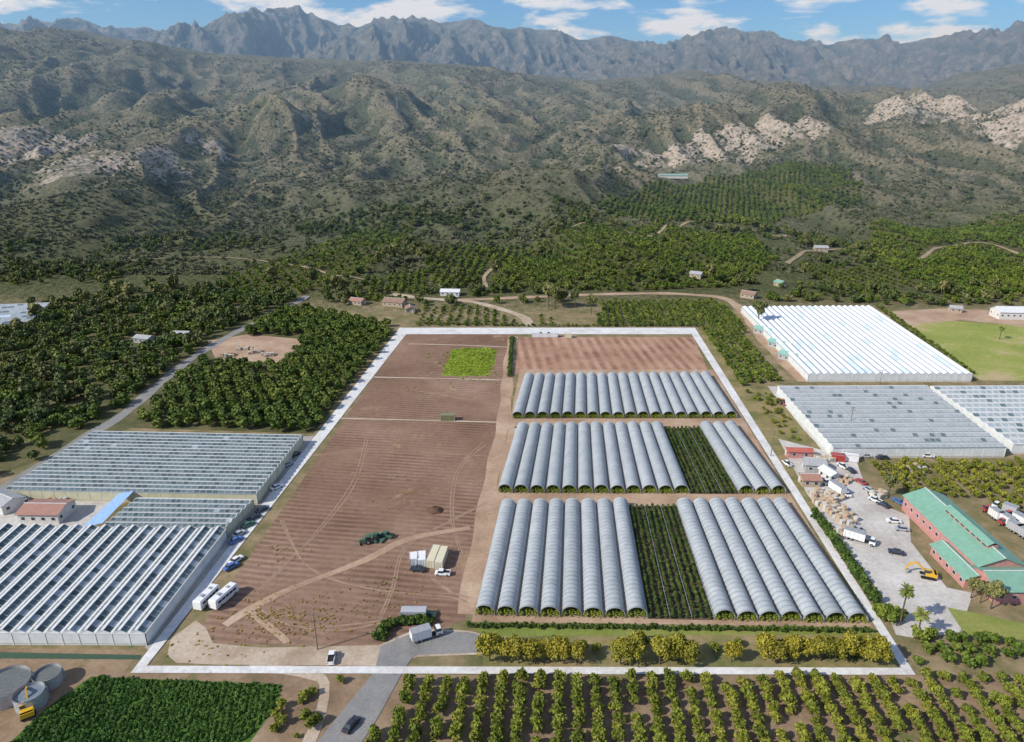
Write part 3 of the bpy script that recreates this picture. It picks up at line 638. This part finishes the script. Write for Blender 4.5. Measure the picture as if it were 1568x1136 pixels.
house('barn_lean_to',(127,164),6,16,3.2,1.2,0,'pink','green')
# ---------------------------------------------------------------- vehicles & kit
def paint(n,c,r=.3): return pmat('paint_'+n,c,tuple(x*.9 for x in c),rough=r,spec=.5)
PW=paint('white',(.78,.78,.77)); PK=paint('black',(.03,.035,.05)); PG=paint('green',(.05,.14,.08)); PY=paint('yellow',(.65,.38,.03)); PR=paint('red',(.42,.06,.05)); PS=paint('silver',(.42,.43,.45)); PB=paint('blue',(.08,.16,.4)); PC=paint('cream',(.66,.6,.42),.6)
tyre=pmat('tyre',(.025,.025,.025))
def wheels(B,xs,ys,r,mat):
    for x in xs:
        for y in ys: B.cyl((x,y,r),r,.28,12,mat,'x'); B.cyl((x+(.15 if x>0 else -.15),y,r),r*.5,.04,8,mat+1,'x')
def car(name,u,v,rz,p,kind='sedan'):
    B=MB()
    B.frus((0,0,.32),1.8,4.4,.5,1.72,4.25,0); B.frus((0,0,.82),1.68,4.2,.08,1.6,3.9,0)
    if kind=='sedan': B.frus((0,-.15,.9),1.6,2.6,.52,1.25,1.6,1,top=0)
    else:
        B.frus((0,.45,.9),1.65,1.9,.68,1.35,1.35,1,top=0); B.box((0,-1.3,.905),(1.4,1.6,.02),2)
        for s in (-1,1): B.box((s*.8,-1.3,1.0),(.1,1.75,.25),0)
        B.box((0,-2.1,1.),(1.6,.1,.25),0)
    wheels(B,(-.82,.82),(-1.35,1.4),.34,2)
    for s in (-1,1): B.box((s*.62,2.19,.68),(.35,.05,.16),3); B.box((s*.65,-2.19,.7),(.3,.05,.16),4)
    x,y=g(u,v); return B.obj(name,[p,winm,tyre,steel,PR],(x,y,.14),rz)
def truck(name,u,v,rz,L=6.,p=PW,box=PW):
    B=MB(); B.box((0,0,.75),(1.1,L+2,.25),2); B.frus((0,L/2+1.2,.6),2.1,1.7,1.,2.05,1.6,0); B.frus((0,L/2+1.1,1.6),2.0,1.5,.8,1.8,1.1,1,top=0)
    B.box((0,-.9,2.05),(2.4,L,2.4),5); B.box((0,-.9,3.28),(2.44,L+.04,.08),3)
    for s in (-1,1):
        for k in range(5): B.box((s*1.22,-.9-L/2+(k+.5)*L/5,2.05),(.05,.06,2.3),3)
    wheels(B,(-1.,1.),(-L/2+.3,L/2+1.2),.48,2); wheels(B,(-1.,1.),(-L/2+1.4,),.48,2)
    x,y=g(u,v); return B.obj(name,[p,winm,tyre,steel,PR,box],(x,y,.14),rz)
def rv(name,u,v,rz,L=9):
    B=MB(); B.frus((0,0,.55),2.5,L,2.3,2.45,L-.2,0); B.frus((0,0,2.85),2.45,L-.2,.18,2.1,L-.8,0)
    for s in (-1,1):
        B.box((s*1.24,0,2.0),(.06,L*.8,.7),1)
        for k in range(6): B.box((s*1.27,-L*.4+k*L*.16,2.0),(.05,.1,.72),0)
        B.box((s*1.26,0,1.1),(.04,L*.95,.22),5)
    B.box((0,L/2-.02,1.9),(2.,.1,.9),1); B.box((0,-1.5,3.15),(1.,1.1,.28),3); B.box((0,1.8,3.12),(.8,.8,.2),3)
    wheels(B,(-1.12,1.12),(-L*.28,L*.32),.46,2); x,y=g(u,v); return B.obj(name,[PW,winm,tyre,steel,PR,PS],(x,y,.14),rz)
def container(name,u,v,rz,p,L=6.):
    B=MB(); B.box((0,0,1.35),(2.4,L,2.5),0); n=int(L/.3)
    for k in range(n):
        for s in (-1,1): B.box((s*1.215,-L/2+(k+.5)*L/n,1.35),(.05,L/n*.5,2.2),0)
    for sx in (-1,1):
        for sy in (-1,1): B.box((sx*1.2,sy*L/2,1.35),(.14,.14,2.62),1)
        B.beam((sx*1.2,-L/2,2.64),(sx*1.2,L/2,2.64),.12,.1,1)
    for s in (-.5,.5): B.cyl((s,-L/2-.05,1.35),.03,2.2,6,1)
    B.box((0,-L/2-.01,1.35),(.05,.06,2.3),1)
    x,y=g(u,v); return B.obj(name,[p,steel],(x,y,.1),rz)
def tractor(name,u,v,rz,p):
    B=MB(); B.frus((0,.9,.8),.9,1.9,.75,.8,1.8,0); B.frus((0,-.6,.8),1.5,1.4,.5,1.4,1.3,0); B.frus((0,-.55,1.3),1.3,1.3,1.,1.1,1.1,1); B.box((0,-.55,2.36),(1.4,1.4,.12),0); B.cyl((.25,1.2,1.9),.05,.8,6,3)
    for s in (-1,1): B.cyl((s*.95,-.7,.8),.8,.45,14,2,'x'); B.cyl((s*.8,1.4,.48),.48,.3,12,2,'x'); B.cyl((s*1.19,-.7,.8),.35,.05,10,3,'x')
    B.beam((0,-1.2,.6),(0,-2.2,.5),.2,.15,3); B.box((0,-2.8,.5),(2.6,.9,.25),0)
    for k in range(7): B.cyl((-1.2+.4*k,-2.8,.35),.28,.05,8,3,'x')
    x,y=g(u,v); return B.obj(name,[p,winm,tyre,steel],(x,y,.05),rz)
def excavator(name,u,v,rz):
    B=MB()
    for s in (-1,1): B.box((s*1.1,0,.4),(.55,3.2,.6),2); B.cyl((s*1.1,1.6,.4),.3,.55,10,2,'x'); B.cyl((s*1.1,-1.6,.4),.3,.55,10,2,'x')
    B.cyl((0,0,.8),.8,.3,12,3); B.frus((0,-.5,.95),2.5,3.,1.,2.4,2.8,0); B.frus((-.7,.5,1.0),.95,1.4,1.8,.9,1.2,1,top=0); B.box((0,-1.7,1.4),(2.5,.7,1.1),0)
    B.beam((.3,.8,1.6),(.3,3.2,3.9),.35,.5,0); B.beam((.3,3.2,3.9),(.3,5.,3.),.35,.45,0); B.beam((.3,5.,3.2),(.3,5.6,1.),.3,.4,0); B.frus((.3,5.3,.3),1.,.6,.8,1.1,1.,3)
    x,y=g(u,v); return B.obj(name,[PY,winm,tyre,steel],(x,y,.1),rz)
def tank(name,u,v,r,h,water=True):
    B=MB(); n=32; B.cyl((0,0,h/2),r,h,n,0,cap=False); B.cyl((0,0,h/2+.01),r-.12,h,n,0,cap=False); B.cyl((0,0,h*.42),r-.12,h*.8,n,1)
    for z in np.arange(.6,h+.01,.6):
        for i in range(n):
            a=2*math.pi*i/n;a2=2*math.pi*(i+1)/n; B.beam((r*math.cos(a),r*math.sin(a),z),(r*math.cos(a2),r*math.sin(a2),z),.08,.08,0)
    B.beam((r+.15,0,0),(r+.15,0,h+.3),.4,.06,0); x,y=g(u,v); B.obj(name,[steel,pmat('tank_inside',(.16,.17,.16) if water else (.2,.24,.28),rough=.2)],(x,y,.05),.4)
def pole(u,v,h=11):
    x,y,z=gt(u,v); B=MB(); B.cyl((0,0,h/2),.16,h,8,0,r2=.1)
    for zz in (h-.6,h-1.7):
        B.box((0,0,zz),(2.4,.12,.14),0)
        for q in (-1.1,-.5,.5,1.1): B.cyl((q,0,zz+.16),.05,.2,6,1)
    B.obj('utility_pole',[pmat('pole_wood',(.2,.16,.12)),steel],(x,y,z),random.uniform(-.4,.4))
def pylon(u,v,h=26):
    x,y,z=gt(u,v); B=MB(); w=4
    for sx in (-1,1):
        for sy in (-1,1): B.beam((sx*w/2,sy*w/2,0),(sx*.5,sy*.5,h),.25,.25,0)
    for k in range(6):
        a=k/6;c=(k+1)/6; wa=w/2*(1-a)+.5*a; wc=w/2*(1-c)+.5*c
        for s in (-1,1): B.beam((-wa,s*wa,h*a),(wc,s*wc,h*c),.15,.15,0); B.beam((s*wa,wa,h*a),(s*wc,-wc,h*c),.15,.15,0)
    for zz in (h*.72,h*.86,h): B.beam((-5,0,zz),(5,0,zz),.3,.3,0)
    B.obj('transmission_pylon',[steel],(x,y,z-1))
timber=pmat('timber',(.55,.4,.26)); timber2=pmat('pale_crates',(.6,.57,.5))
def stack(u,v,rz):
    B=MB()
    for i in range(5):
        for j in range(3):
            if random.random()<.2: continue
            hh=random.uniform(.6,2.2); B.box((i*1.4-2.8,j*1.5-1.5,hh/2),(1.2,1.3,hh),(i+j)%2,rz=random.uniform(-.2,.2))
            for k in range(3): B.box((i*1.4-2.8,j*1.5-1.5,hh*(k+.7)/3.2),(1.26,1.36,.08),2)
    x,y=g(u,v); B.obj('pallet_stack',[timber,timber2,steel],(x,y,.08),rz)
rv('motorhome',318,922,-.25,8); rv('motorhome',344,920,-.35,8.5)
tractor('tractor',574,826,1.2,PG); tractor('tractor',560,832,1.9,PG); car('pickup_truck',592,822,1.3,PG,'p')
container('storage_container',664,858,-.15,PC,8); container('storage_container',676,860,-.12,PC,8); container('storage_container',646,862,.1,PW,4.5); container('storage_container',634,862,.2,PW,3.5)
car('pickup_truck',678,880,1.5,PW,'p'); car('parked_car',640,874,1.4,PK)
truck('box_truck',650,978,-1.15,5.); car('pickup_truck',508,1010,.1,PW,'p')
container('site_office',634,946,1.57,PS,6.5); car('parked_car',655,944,1.5,PG)
car('driving_car',538,1113,-.45,PK); container('farm_trailer',686,643,1.57,pmat('trailer_olive',(.24,.23,.12)),6)
for i,u in enumerate((822,834,846)): container('storage_container',u,516,1.57,PW,6)
container('storage_container',870,517,1.5,PC,4)
for u,v,p in [(397,775,PK),(385,787,PK),(376,798,PG),(362,812,PS),(357,822,PB),(358,852,PW),(350,862,PB),(437,705,PS),(448,690,PK),(420,740,PW)]: car('parked_car',u+4,v+8,-.6+random.uniform(-.1,.1),p)
for u,v,r,p in [(1290,716,.2,PW),(1302,722,.2,PK),(1318,740,.4,PR),(1330,752,.3,PS),(1340,768,.5,PW),(1352,775,.5,PK),(1375,770,.4,PB),(1368,800,1.4,PW),(1380,812,1.4,PS),(1372,848,1.2,PK),(1295,758,.2,PW),(1205,712,.2,PW),(1312,812,.3,PS),(1325,700,1.5,PS),(1350,703,1.5,PK),(1420,700,1.4,PW),(40,770,.4,PW),(100,768,1.,PS),(700,455,.4,PW)]: car('parked_car',u,v,r,p,random.choice(['sedan','p']))
for u,v,r in [(1535,800,.2),(1548,812,.3),(1556,800,.3),(1520,792,.1),(1540,785,.6),(1562,820,.2)]: truck('farm_truck',u,v,r,4.,random.choice([PW,PR,PS]),random.choice([PW,PS]))
truck('box_truck',1312,828,-2.2,6); truck('box_truck',1278,752,.3,6); container('storage_container',1300,705,1.3,PW); container('storage_container',1282,705,1.3,PR,5)
for u,v,r in [(1262,772,.3),(1275,780,.2),(1288,790,.4),(1300,800,.3),(1276,765,.5),(1255,758,.1),(1296,815,.2),(390,540,.4),(350,545,.2),(372,535,.1),(410,545,.3),(1405,720,.2),(1290,738,.7),(1262,705,.2),(1345,760,.4),(60,775,.3)]: stack(u,v,r)
excavator('excavator',1420,884,1.2); excavator('excavator',44,1094,.6); tractor('tractor',1196,618,.3,PR)
tank('water_tank',12,1062,5.2,3.2); tank('water_tank',76,1046,2.9,3.); tank('water_tank',50,1078,3.1,3.4,False)
tank('water_tank',792,662,1.2,2.2)
for u,v in [(127,412),(390,600),(312,500),(590,452),(660,452),(487,1000),(1300,660),(1180,700),(250,560),(870,470),(1345,600)]: pole(u,v)
for u,v in [(428,208),(608,168),(690,160),(340,250),(880,130)]: pylon(u,v)
# manure heap in the field
B=MB(); hv=[]; n=14
for r,zh in ((2.6,.0),(1.9,.6),(1.,1.2),(.2,1.5)):
    for i in range(n): a=2*math.pi*i/n; q=r*random.uniform(.8,1.2); hv.append((q*math.cos(a)*1.2,q*math.sin(a),zh*random.uniform(.8,1.15)))
B.add(hv,[(k*n+i,k*n+(i+1)%n,(k+1)*n+(i+1)%n,(k+1)*n+i) for k in range(3) for i in range(n)],0); x,y=g(666,782); B.obj('soil_heap',[pmat('heap_soil',(.13,.07,.045),scale=2)],(x,y,0))
def line(px,sp,w=0.,jit=.3):
    W=GP(px); P=[]
    for a,c in zip(W[:-1],W[1:]):
        n=int(math.dist(a,c)/sp)+1
        for k in range(n):
            x,y=lerp(a,c,k/n)
            for q in range(1 if w==0 else int(w/sp)+1): P.append((x+random.gauss(0,jit)+(q-.5*w/sp)*sp*(w>0),y+random.gauss(0,jit),0))
    return np.array(P)
P=line([(582,982),(588,966),(602,958),(630,954),(660,956)],.5,1.6); scatter('hedge',P,rng.uniform(1.2,1.7,len(P)),CRP)
P=line([(718,960),(1340,968)],.8,1.2); scatter('hedge',P,rng.uniform(.8,1.2,len(P)),CRP)
P=line([(785,518),(780,578)],.8,1.2); scatter('hedge',P,rng.uniform(1,1.5,len(P)),CRP)
P=line([(1248,790),(1300,862),(1348,935)],1.,1.8); scatter('hedge',P,rng.uniform(1.6,2.2,len(P)),CRP)
P=line([(1355,945),(1385,955)],1.5,4); scatter('shrubbery',P,rng.uniform(.7,1.1,len(P)),ORC)
P=line([(1345,470),(1490,576)],3,3.); scatter('hedge',P,rng.uniform(.4,.6,len(P)),ORC)
P=line([(640,500),(720,501),(812,503),(960,503),(1050,503)],2.2,2.); P[:,1]+=5; scatter('hedge',P,rng.uniform(.3,.6,len(P)),ORC)
WIL=[]
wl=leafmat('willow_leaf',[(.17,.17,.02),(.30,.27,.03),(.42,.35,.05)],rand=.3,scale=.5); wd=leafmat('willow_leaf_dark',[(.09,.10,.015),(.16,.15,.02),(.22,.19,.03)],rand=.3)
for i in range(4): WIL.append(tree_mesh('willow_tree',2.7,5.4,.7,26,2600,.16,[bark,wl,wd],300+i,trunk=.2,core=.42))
for k,u in enumerate((750,772,794,816,838,858,884,950,972,1010,1034,1052,1120,1170,1190,1210,1232,1256,1278,1300,1322,1342)):
    x,y=g(u,1013+random.uniform(-5,4)); s=random.uniform(.9,1.22)
    if u==1120: s=.8
    place(WIL[k%4],'willow_tree',(x,y,0),random.uniform(0,6),(s,s,s*random.uniform(.9,1.15)))
P=randp(GP([(745,985),(1345,985),(1360,1006),(745,1006)]),.10); scatter('understorey_shrubs',np.column_stack([P,np.zeros(len(P))]),rng.uniform(.6,1.3,len(P)),CIT)
frond=leafmat('palm_frond',[(.09,.13,.03),(.16,.2,.05),(.25,.27,.08)])
def palm(u,v,h):
    B=MB(); x,y,z=gt(u,v); n=8
    for k in range(n): B.cyl((.04*math.sin(k),0,h*(k+.5)/n),.24-.008*k,h/n,9,0,r2=.2-.008*k)
    for k in range(46):
        a=random.uniform(0,6.28); e=random.uniform(-.7,1.3); L=random.uniform(1.8,2.5); p=Vector((0,0,h)); d=Vector((math.cos(a)*math.cos(e),math.sin(a)*math.cos(e),math.sin(e)))
        side=Vector((-math.sin(a),math.cos(a),0))
        for s in range(5):
            q=p+d*L/5; w0=.38*math.sin(math.pi*(s+.4)/5.6)+.05; w1=.38*math.sin(math.pi*(s+1.4)/5.6)+.02
            B.quad(p-side*w0,p+side*w0*.2,q+side*w1*.2,q-side*w1-Vector((0,0,.12)),1); B.quad(p,p+side*w0-Vector((0,0,.1)),q+side*w1-Vector((0,0,.12)),q,1)
            p=q; d=(d+Vector((0,0,-.22))).normalized()
    B.obj('palm_tree',[bark,frond],(x,y,z))
palm(1376,962,10.5); palm(1404,975,6.5); palm(1530,520,7)
for u,v in [(318,500),(330,498),(340,505),(308,503)]: palm(u,v,12)
euc=[]
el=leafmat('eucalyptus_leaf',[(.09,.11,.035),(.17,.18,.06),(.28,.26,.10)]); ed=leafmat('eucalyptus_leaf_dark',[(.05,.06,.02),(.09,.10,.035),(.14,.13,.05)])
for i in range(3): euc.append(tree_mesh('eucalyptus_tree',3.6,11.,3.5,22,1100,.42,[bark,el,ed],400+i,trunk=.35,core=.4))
for k,(u,v) in enumerate([(578,408),(590,404),(604,402),(618,404),(632,403),(644,405),(655,402),(665,404),(530,452),(515,455),(700,440),(840,470),(850,473),(862,470),(1360,760),(1500,925),(1515,938),(1485,920),(880,472),(905,482),(1130,448),(1230,430),(1160,500),(1520,455),(1440,455),(200,470),(240,462),(270,455),(300,470),(180,460),(60,500),(30,520),(1010,440),(1085,435),(960,430),(760,430),(480,445),(420,440)]):
    x,y,z=gt(u,v); s=random.uniform(.9,1.3)
    if v>600: s*=.5
    place(euc[k%3],'eucalyptus_tree',(x,y,z),random.uniform(0,6),(s,s,s))
# ---------------------------------------------------------------- vegetation masses
P=keep(rows(GP([(600,1040),(1650,1040),(1850,1220),(400,1220),(552,1120)]),math.radians(-4),4.2,2.4,.18,.03)); scatter('citrus_orchard',on(P),rng.uniform(.9,1.25,len(P)),CIT)
P=keep(rows(GP([(500,1036),(560,1036),(530,1075),(490,1136),(470,1136),(500,1080)]),0,3.5,3.)); scatter('citrus_orchard',on(P),rng.uniform(.7,1.1,len(P)),CIT)
P=keep(rows(GP([(1325,710),(1590,708),(1600,780),(1412,780)]),math.radians(-4),4.2,3.4,.2)); scatter('citrus_orchard',on(P),rng.uniform(.9,1.2,len(P)),CIT)
P=keep(rows(GP([(1390,975),(1480,975),(1700,980),(1760,1026),(1402,1018)]),math.radians(-4),3.6,4.,.3)); scatter('orchard_trees',on(P),rng.uniform(.6,.95,len(P)),ORC)
P=keep(rows(GP([(200,652),(345,520),(430,470),(520,484),(604,502),(478,664)]),math.radians(28),6.0,4.8,.4,.03)); scatter('avocado_orchard',on(P),rng.uniform(.82,1.12,len(P)),AVO)
P=keep(rows(GP([(918,464),(1098,462),(1212,582),(1132,592),(1068,500),(915,500)]),math.radians(-4),4.6,4.,.2)); scatter('orchard_trees',on(P),rng.uniform(.75,.95,len(P)),ORC)
P=keep(randp(GP([(-60,505),(0,500),(100,478),(300,450),(470,455),(345,508),(180,635),(130,662),(60,705),(-90,760)]),.036))
k=int(len(P)*.4); scatter('woodland',on(P[:k]),rng.uniform(.5,1.05,k),OAK); scatter('avocado_grove',on(P[k:]),rng.uniform(.7,1.15,len(P)-k),AVO)
for k,a,dr,sc in (('a',.3,7.0,1.1),('b',-.3,7.0,1.15),('c',.2,7.5,1.1),('d',.5,8.,1.05),('e',0.1,5.5,.85),('f',0,6,.6),('g',.3,8,.75),('h',-.1,7,1.)):
    P=keep(rows(HO[k],a,dr,dr*.62,.5,.08)); scatter('hill_orchard',on(P),rng.uniform(.7,1.2,len(P))*sc,ORC)
W=TP([(1640,400),(1400,385),(1250,360),(1130,350),(1060,330),(900,315),(800,305),(700,320),(600,318),(480,340),(380,365),(200,370),(0,365),(-60,380)])
band=[g(-80,512),g(0,500),g(300,458),g(560,470),g(640,470),g(900,462),g(1110,458),g(1340,468),g(1700,470)]+[w[:2] for w in W]
P=randp(band,.021,.40,9,70.)
for kk in 'abcdegh': P=P[~inpoly(P[:,0],P[:,1],HO[kk])|(rng.random(len(P))<.12)]
P=keep(P); k=int(len(P)*.55); scatter('woodland',on(P[:k]),rng.uniform(.35,1.05,k),OAK); scatter('woodland',on(P[k:]),rng.uniform(.45,1.05,len(P)-k),AVO)
n=85000; yy=560+1900*rng.random(n)**1.3; xx=rng.uniform(-1,1,n)*(200+yy*.8)
gull=fbm(xx/90,yy/160,4,77); m_=(gull+rng.normal(0,.10,n))<.50
for kk in 'abcdegh': m_&=~inpoly(xx,yy,HO[kk])
P=keep(np.column_stack([xx[m_],yy[m_]])); scatter('chaparral_scrub',on(P),rng.uniform(.35,1.2,len(P)),BUS)
n=11000; yy=520+1000*rng.random(n)**1.4; xx=rng.uniform(-1,1,n)*(200+yy*.85)
h0=Hgt(xx,yy); lap=Hgt(xx+25,yy)+Hgt(xx-25,yy)+Hgt(xx,yy+25)+Hgt(xx,yy-25)-4*h0
m_=lap>8+rng.normal(0,3,n); P=keep(np.column_stack([xx[m_],yy[m_]])); scatter('gully_oaks',on(P),rng.uniform(.4,.9,len(P)),OAK)
P=[]
for u,v,s,n in [(410,940,5,120),(480,955,4,60),(510,942,3,40),(570,905,5,40),(600,925,5,50),(430,850,3,30),(420,960,5,80),(640,600,6,40),(600,760,6,30),(330,985,5,40)]:
    x,y=g(u,v); P.append(np.column_stack([rng.normal(x,s,n),rng.normal(y,s,n),np.full(n,.05)]))
P=np.concatenate(P); scatter('field_weeds',P,rng.uniform(.3,.8,len(P)),WED)
P=rows(GP([(145,1038),(430,1050),(420,1080),(372,1140),(340,1180),(-20,1180),(75,1085)]),math.radians(12),1.1,.75,.14,.03); scatter('vegetable_crop',np.column_stack([P,np.full(len(P),.05)]),rng.uniform(.7,1.25,len(P)),LAW)
P=randp(GP([(676,574),(692,535),(735,532),(760,535),(757,556),(746,576),(712,574)]),.7)
P=np.concatenate([P,rng.normal(g(716,556),(8,13),(250,2))]); P=P[P[:,0]<g(764,555)[0]]
scatter('lime_weeds',np.column_stack([P,np.full(len(P),.05)]),rng.uniform(.3,1.0,len(P)),LIM)
P=randp(GP([(440,1060),(490,1060),(485,1136),(400,1136)]),.10); scatter('shrubbery',on(P),rng.uniform(.5,1.1,len(P)),CIT)
P=randp(GP([(1140,600),(1178,600),(1230,668),(1225,685),(1192,665)]),.06); scatter('scrub',on(P),rng.uniform(.4,1.0,len(P)),CIT)
# ---------------------------------------------------------------- atmosphere haze (real participating medium over the hills)
B=MB(); B.box((0,4200,435),(16000,7300,930),0)
hm=bpy.data.materials.new('haze_air'); hm.use_nodes=True; hn=hm.node_tree; hn.nodes.clear()
vs=hn.nodes.new('ShaderNodeVolumeScatter'); vs.inputs['Color'].default_value=(.40,.67,1,1); vs.inputs['Density'].default_value=1.35e-4; vs.inputs['Anisotropy'].default_value=.1
ho=hn.nodes.new('ShaderNodeOutputMaterial'); hn.links.new(vs.outputs[0],ho.inputs['Volume']); B.obj('air_haze',[hm])
# ---------------------------------------------------------------- light, sky, camera
sd=Vector((-.88,-.42,0)).normalized(); el=math.radians(36); sv=Vector((sd.x*math.cos(el),sd.y*math.cos(el),math.sin(el)))
L=bpy.data.lights.new('sun','SUN'); L.energy=5.; L.angle=math.radians(.5); L.color=(1,.94,.84); lo=bpy.data.objects.new('sun',L); lo.rotation_euler=(-sv).to_track_quat('-Z','Y').to_euler(); lo.location=(0,0,300); scene.collection.objects.link(lo)
w=bpy.data.worlds.new('World'); scene.world=w; w.use_nodes=True; nt=w.node_tree; bg=nt.nodes['Background']
sky=nt.nodes.new('ShaderNodeTexSky'); sky.sky_type='NISHITA'; sky.sun_disc=False; sky.sun_elevation=el; sky.sun_rotation=math.atan2(sd.x,sd.y); sky.ozone_density=3.; sky.air_density=1.; sky.dust_density=.3
tc=nt.nodes.new('ShaderNodeTexCoord').outputs['Generated']; mp=nt.nodes.new('ShaderNodeMapping'); mp.inputs['Scale'].default_value=(4,4,16); mp.inputs['Location'].default_value=(1.9,.4,.5); nt.links.new(tc,mp.inputs[0])
cn=noise(nt,mp.outputs[0],1.9,10,.56,.2); cm=ramp(nt,cn,[(.50,(0,0,0)),(.58,(1,1,1))])
skb=mixc(nt,1.,sky.outputs[0],(.34,.62,.95),'MULTIPLY')
cs=mixc(nt,math_(nt,'MULTIPLY',cm,.85),skb,(6.4,6.7,7.2)); nt.links.new(cs,bg.inputs[0]); bg.inputs[1].default_value=.14
cam=bpy.data.cameras.new('camera'); cam.lens=36*F/1568; cam.sensor_width=36; cam.clip_end=20000; cam.clip_start=.5
co=bpy.data.objects.new('camera',cam); co.location=(0,0,CH); co.rotation_euler=(math.pi/2-TH,0,0); scene.collection.objects.link(co); scene.camera=co
scene.view_settings.view_transform='Standard'; scene.view_settings.look='None'; scene.view_settings.exposure=0
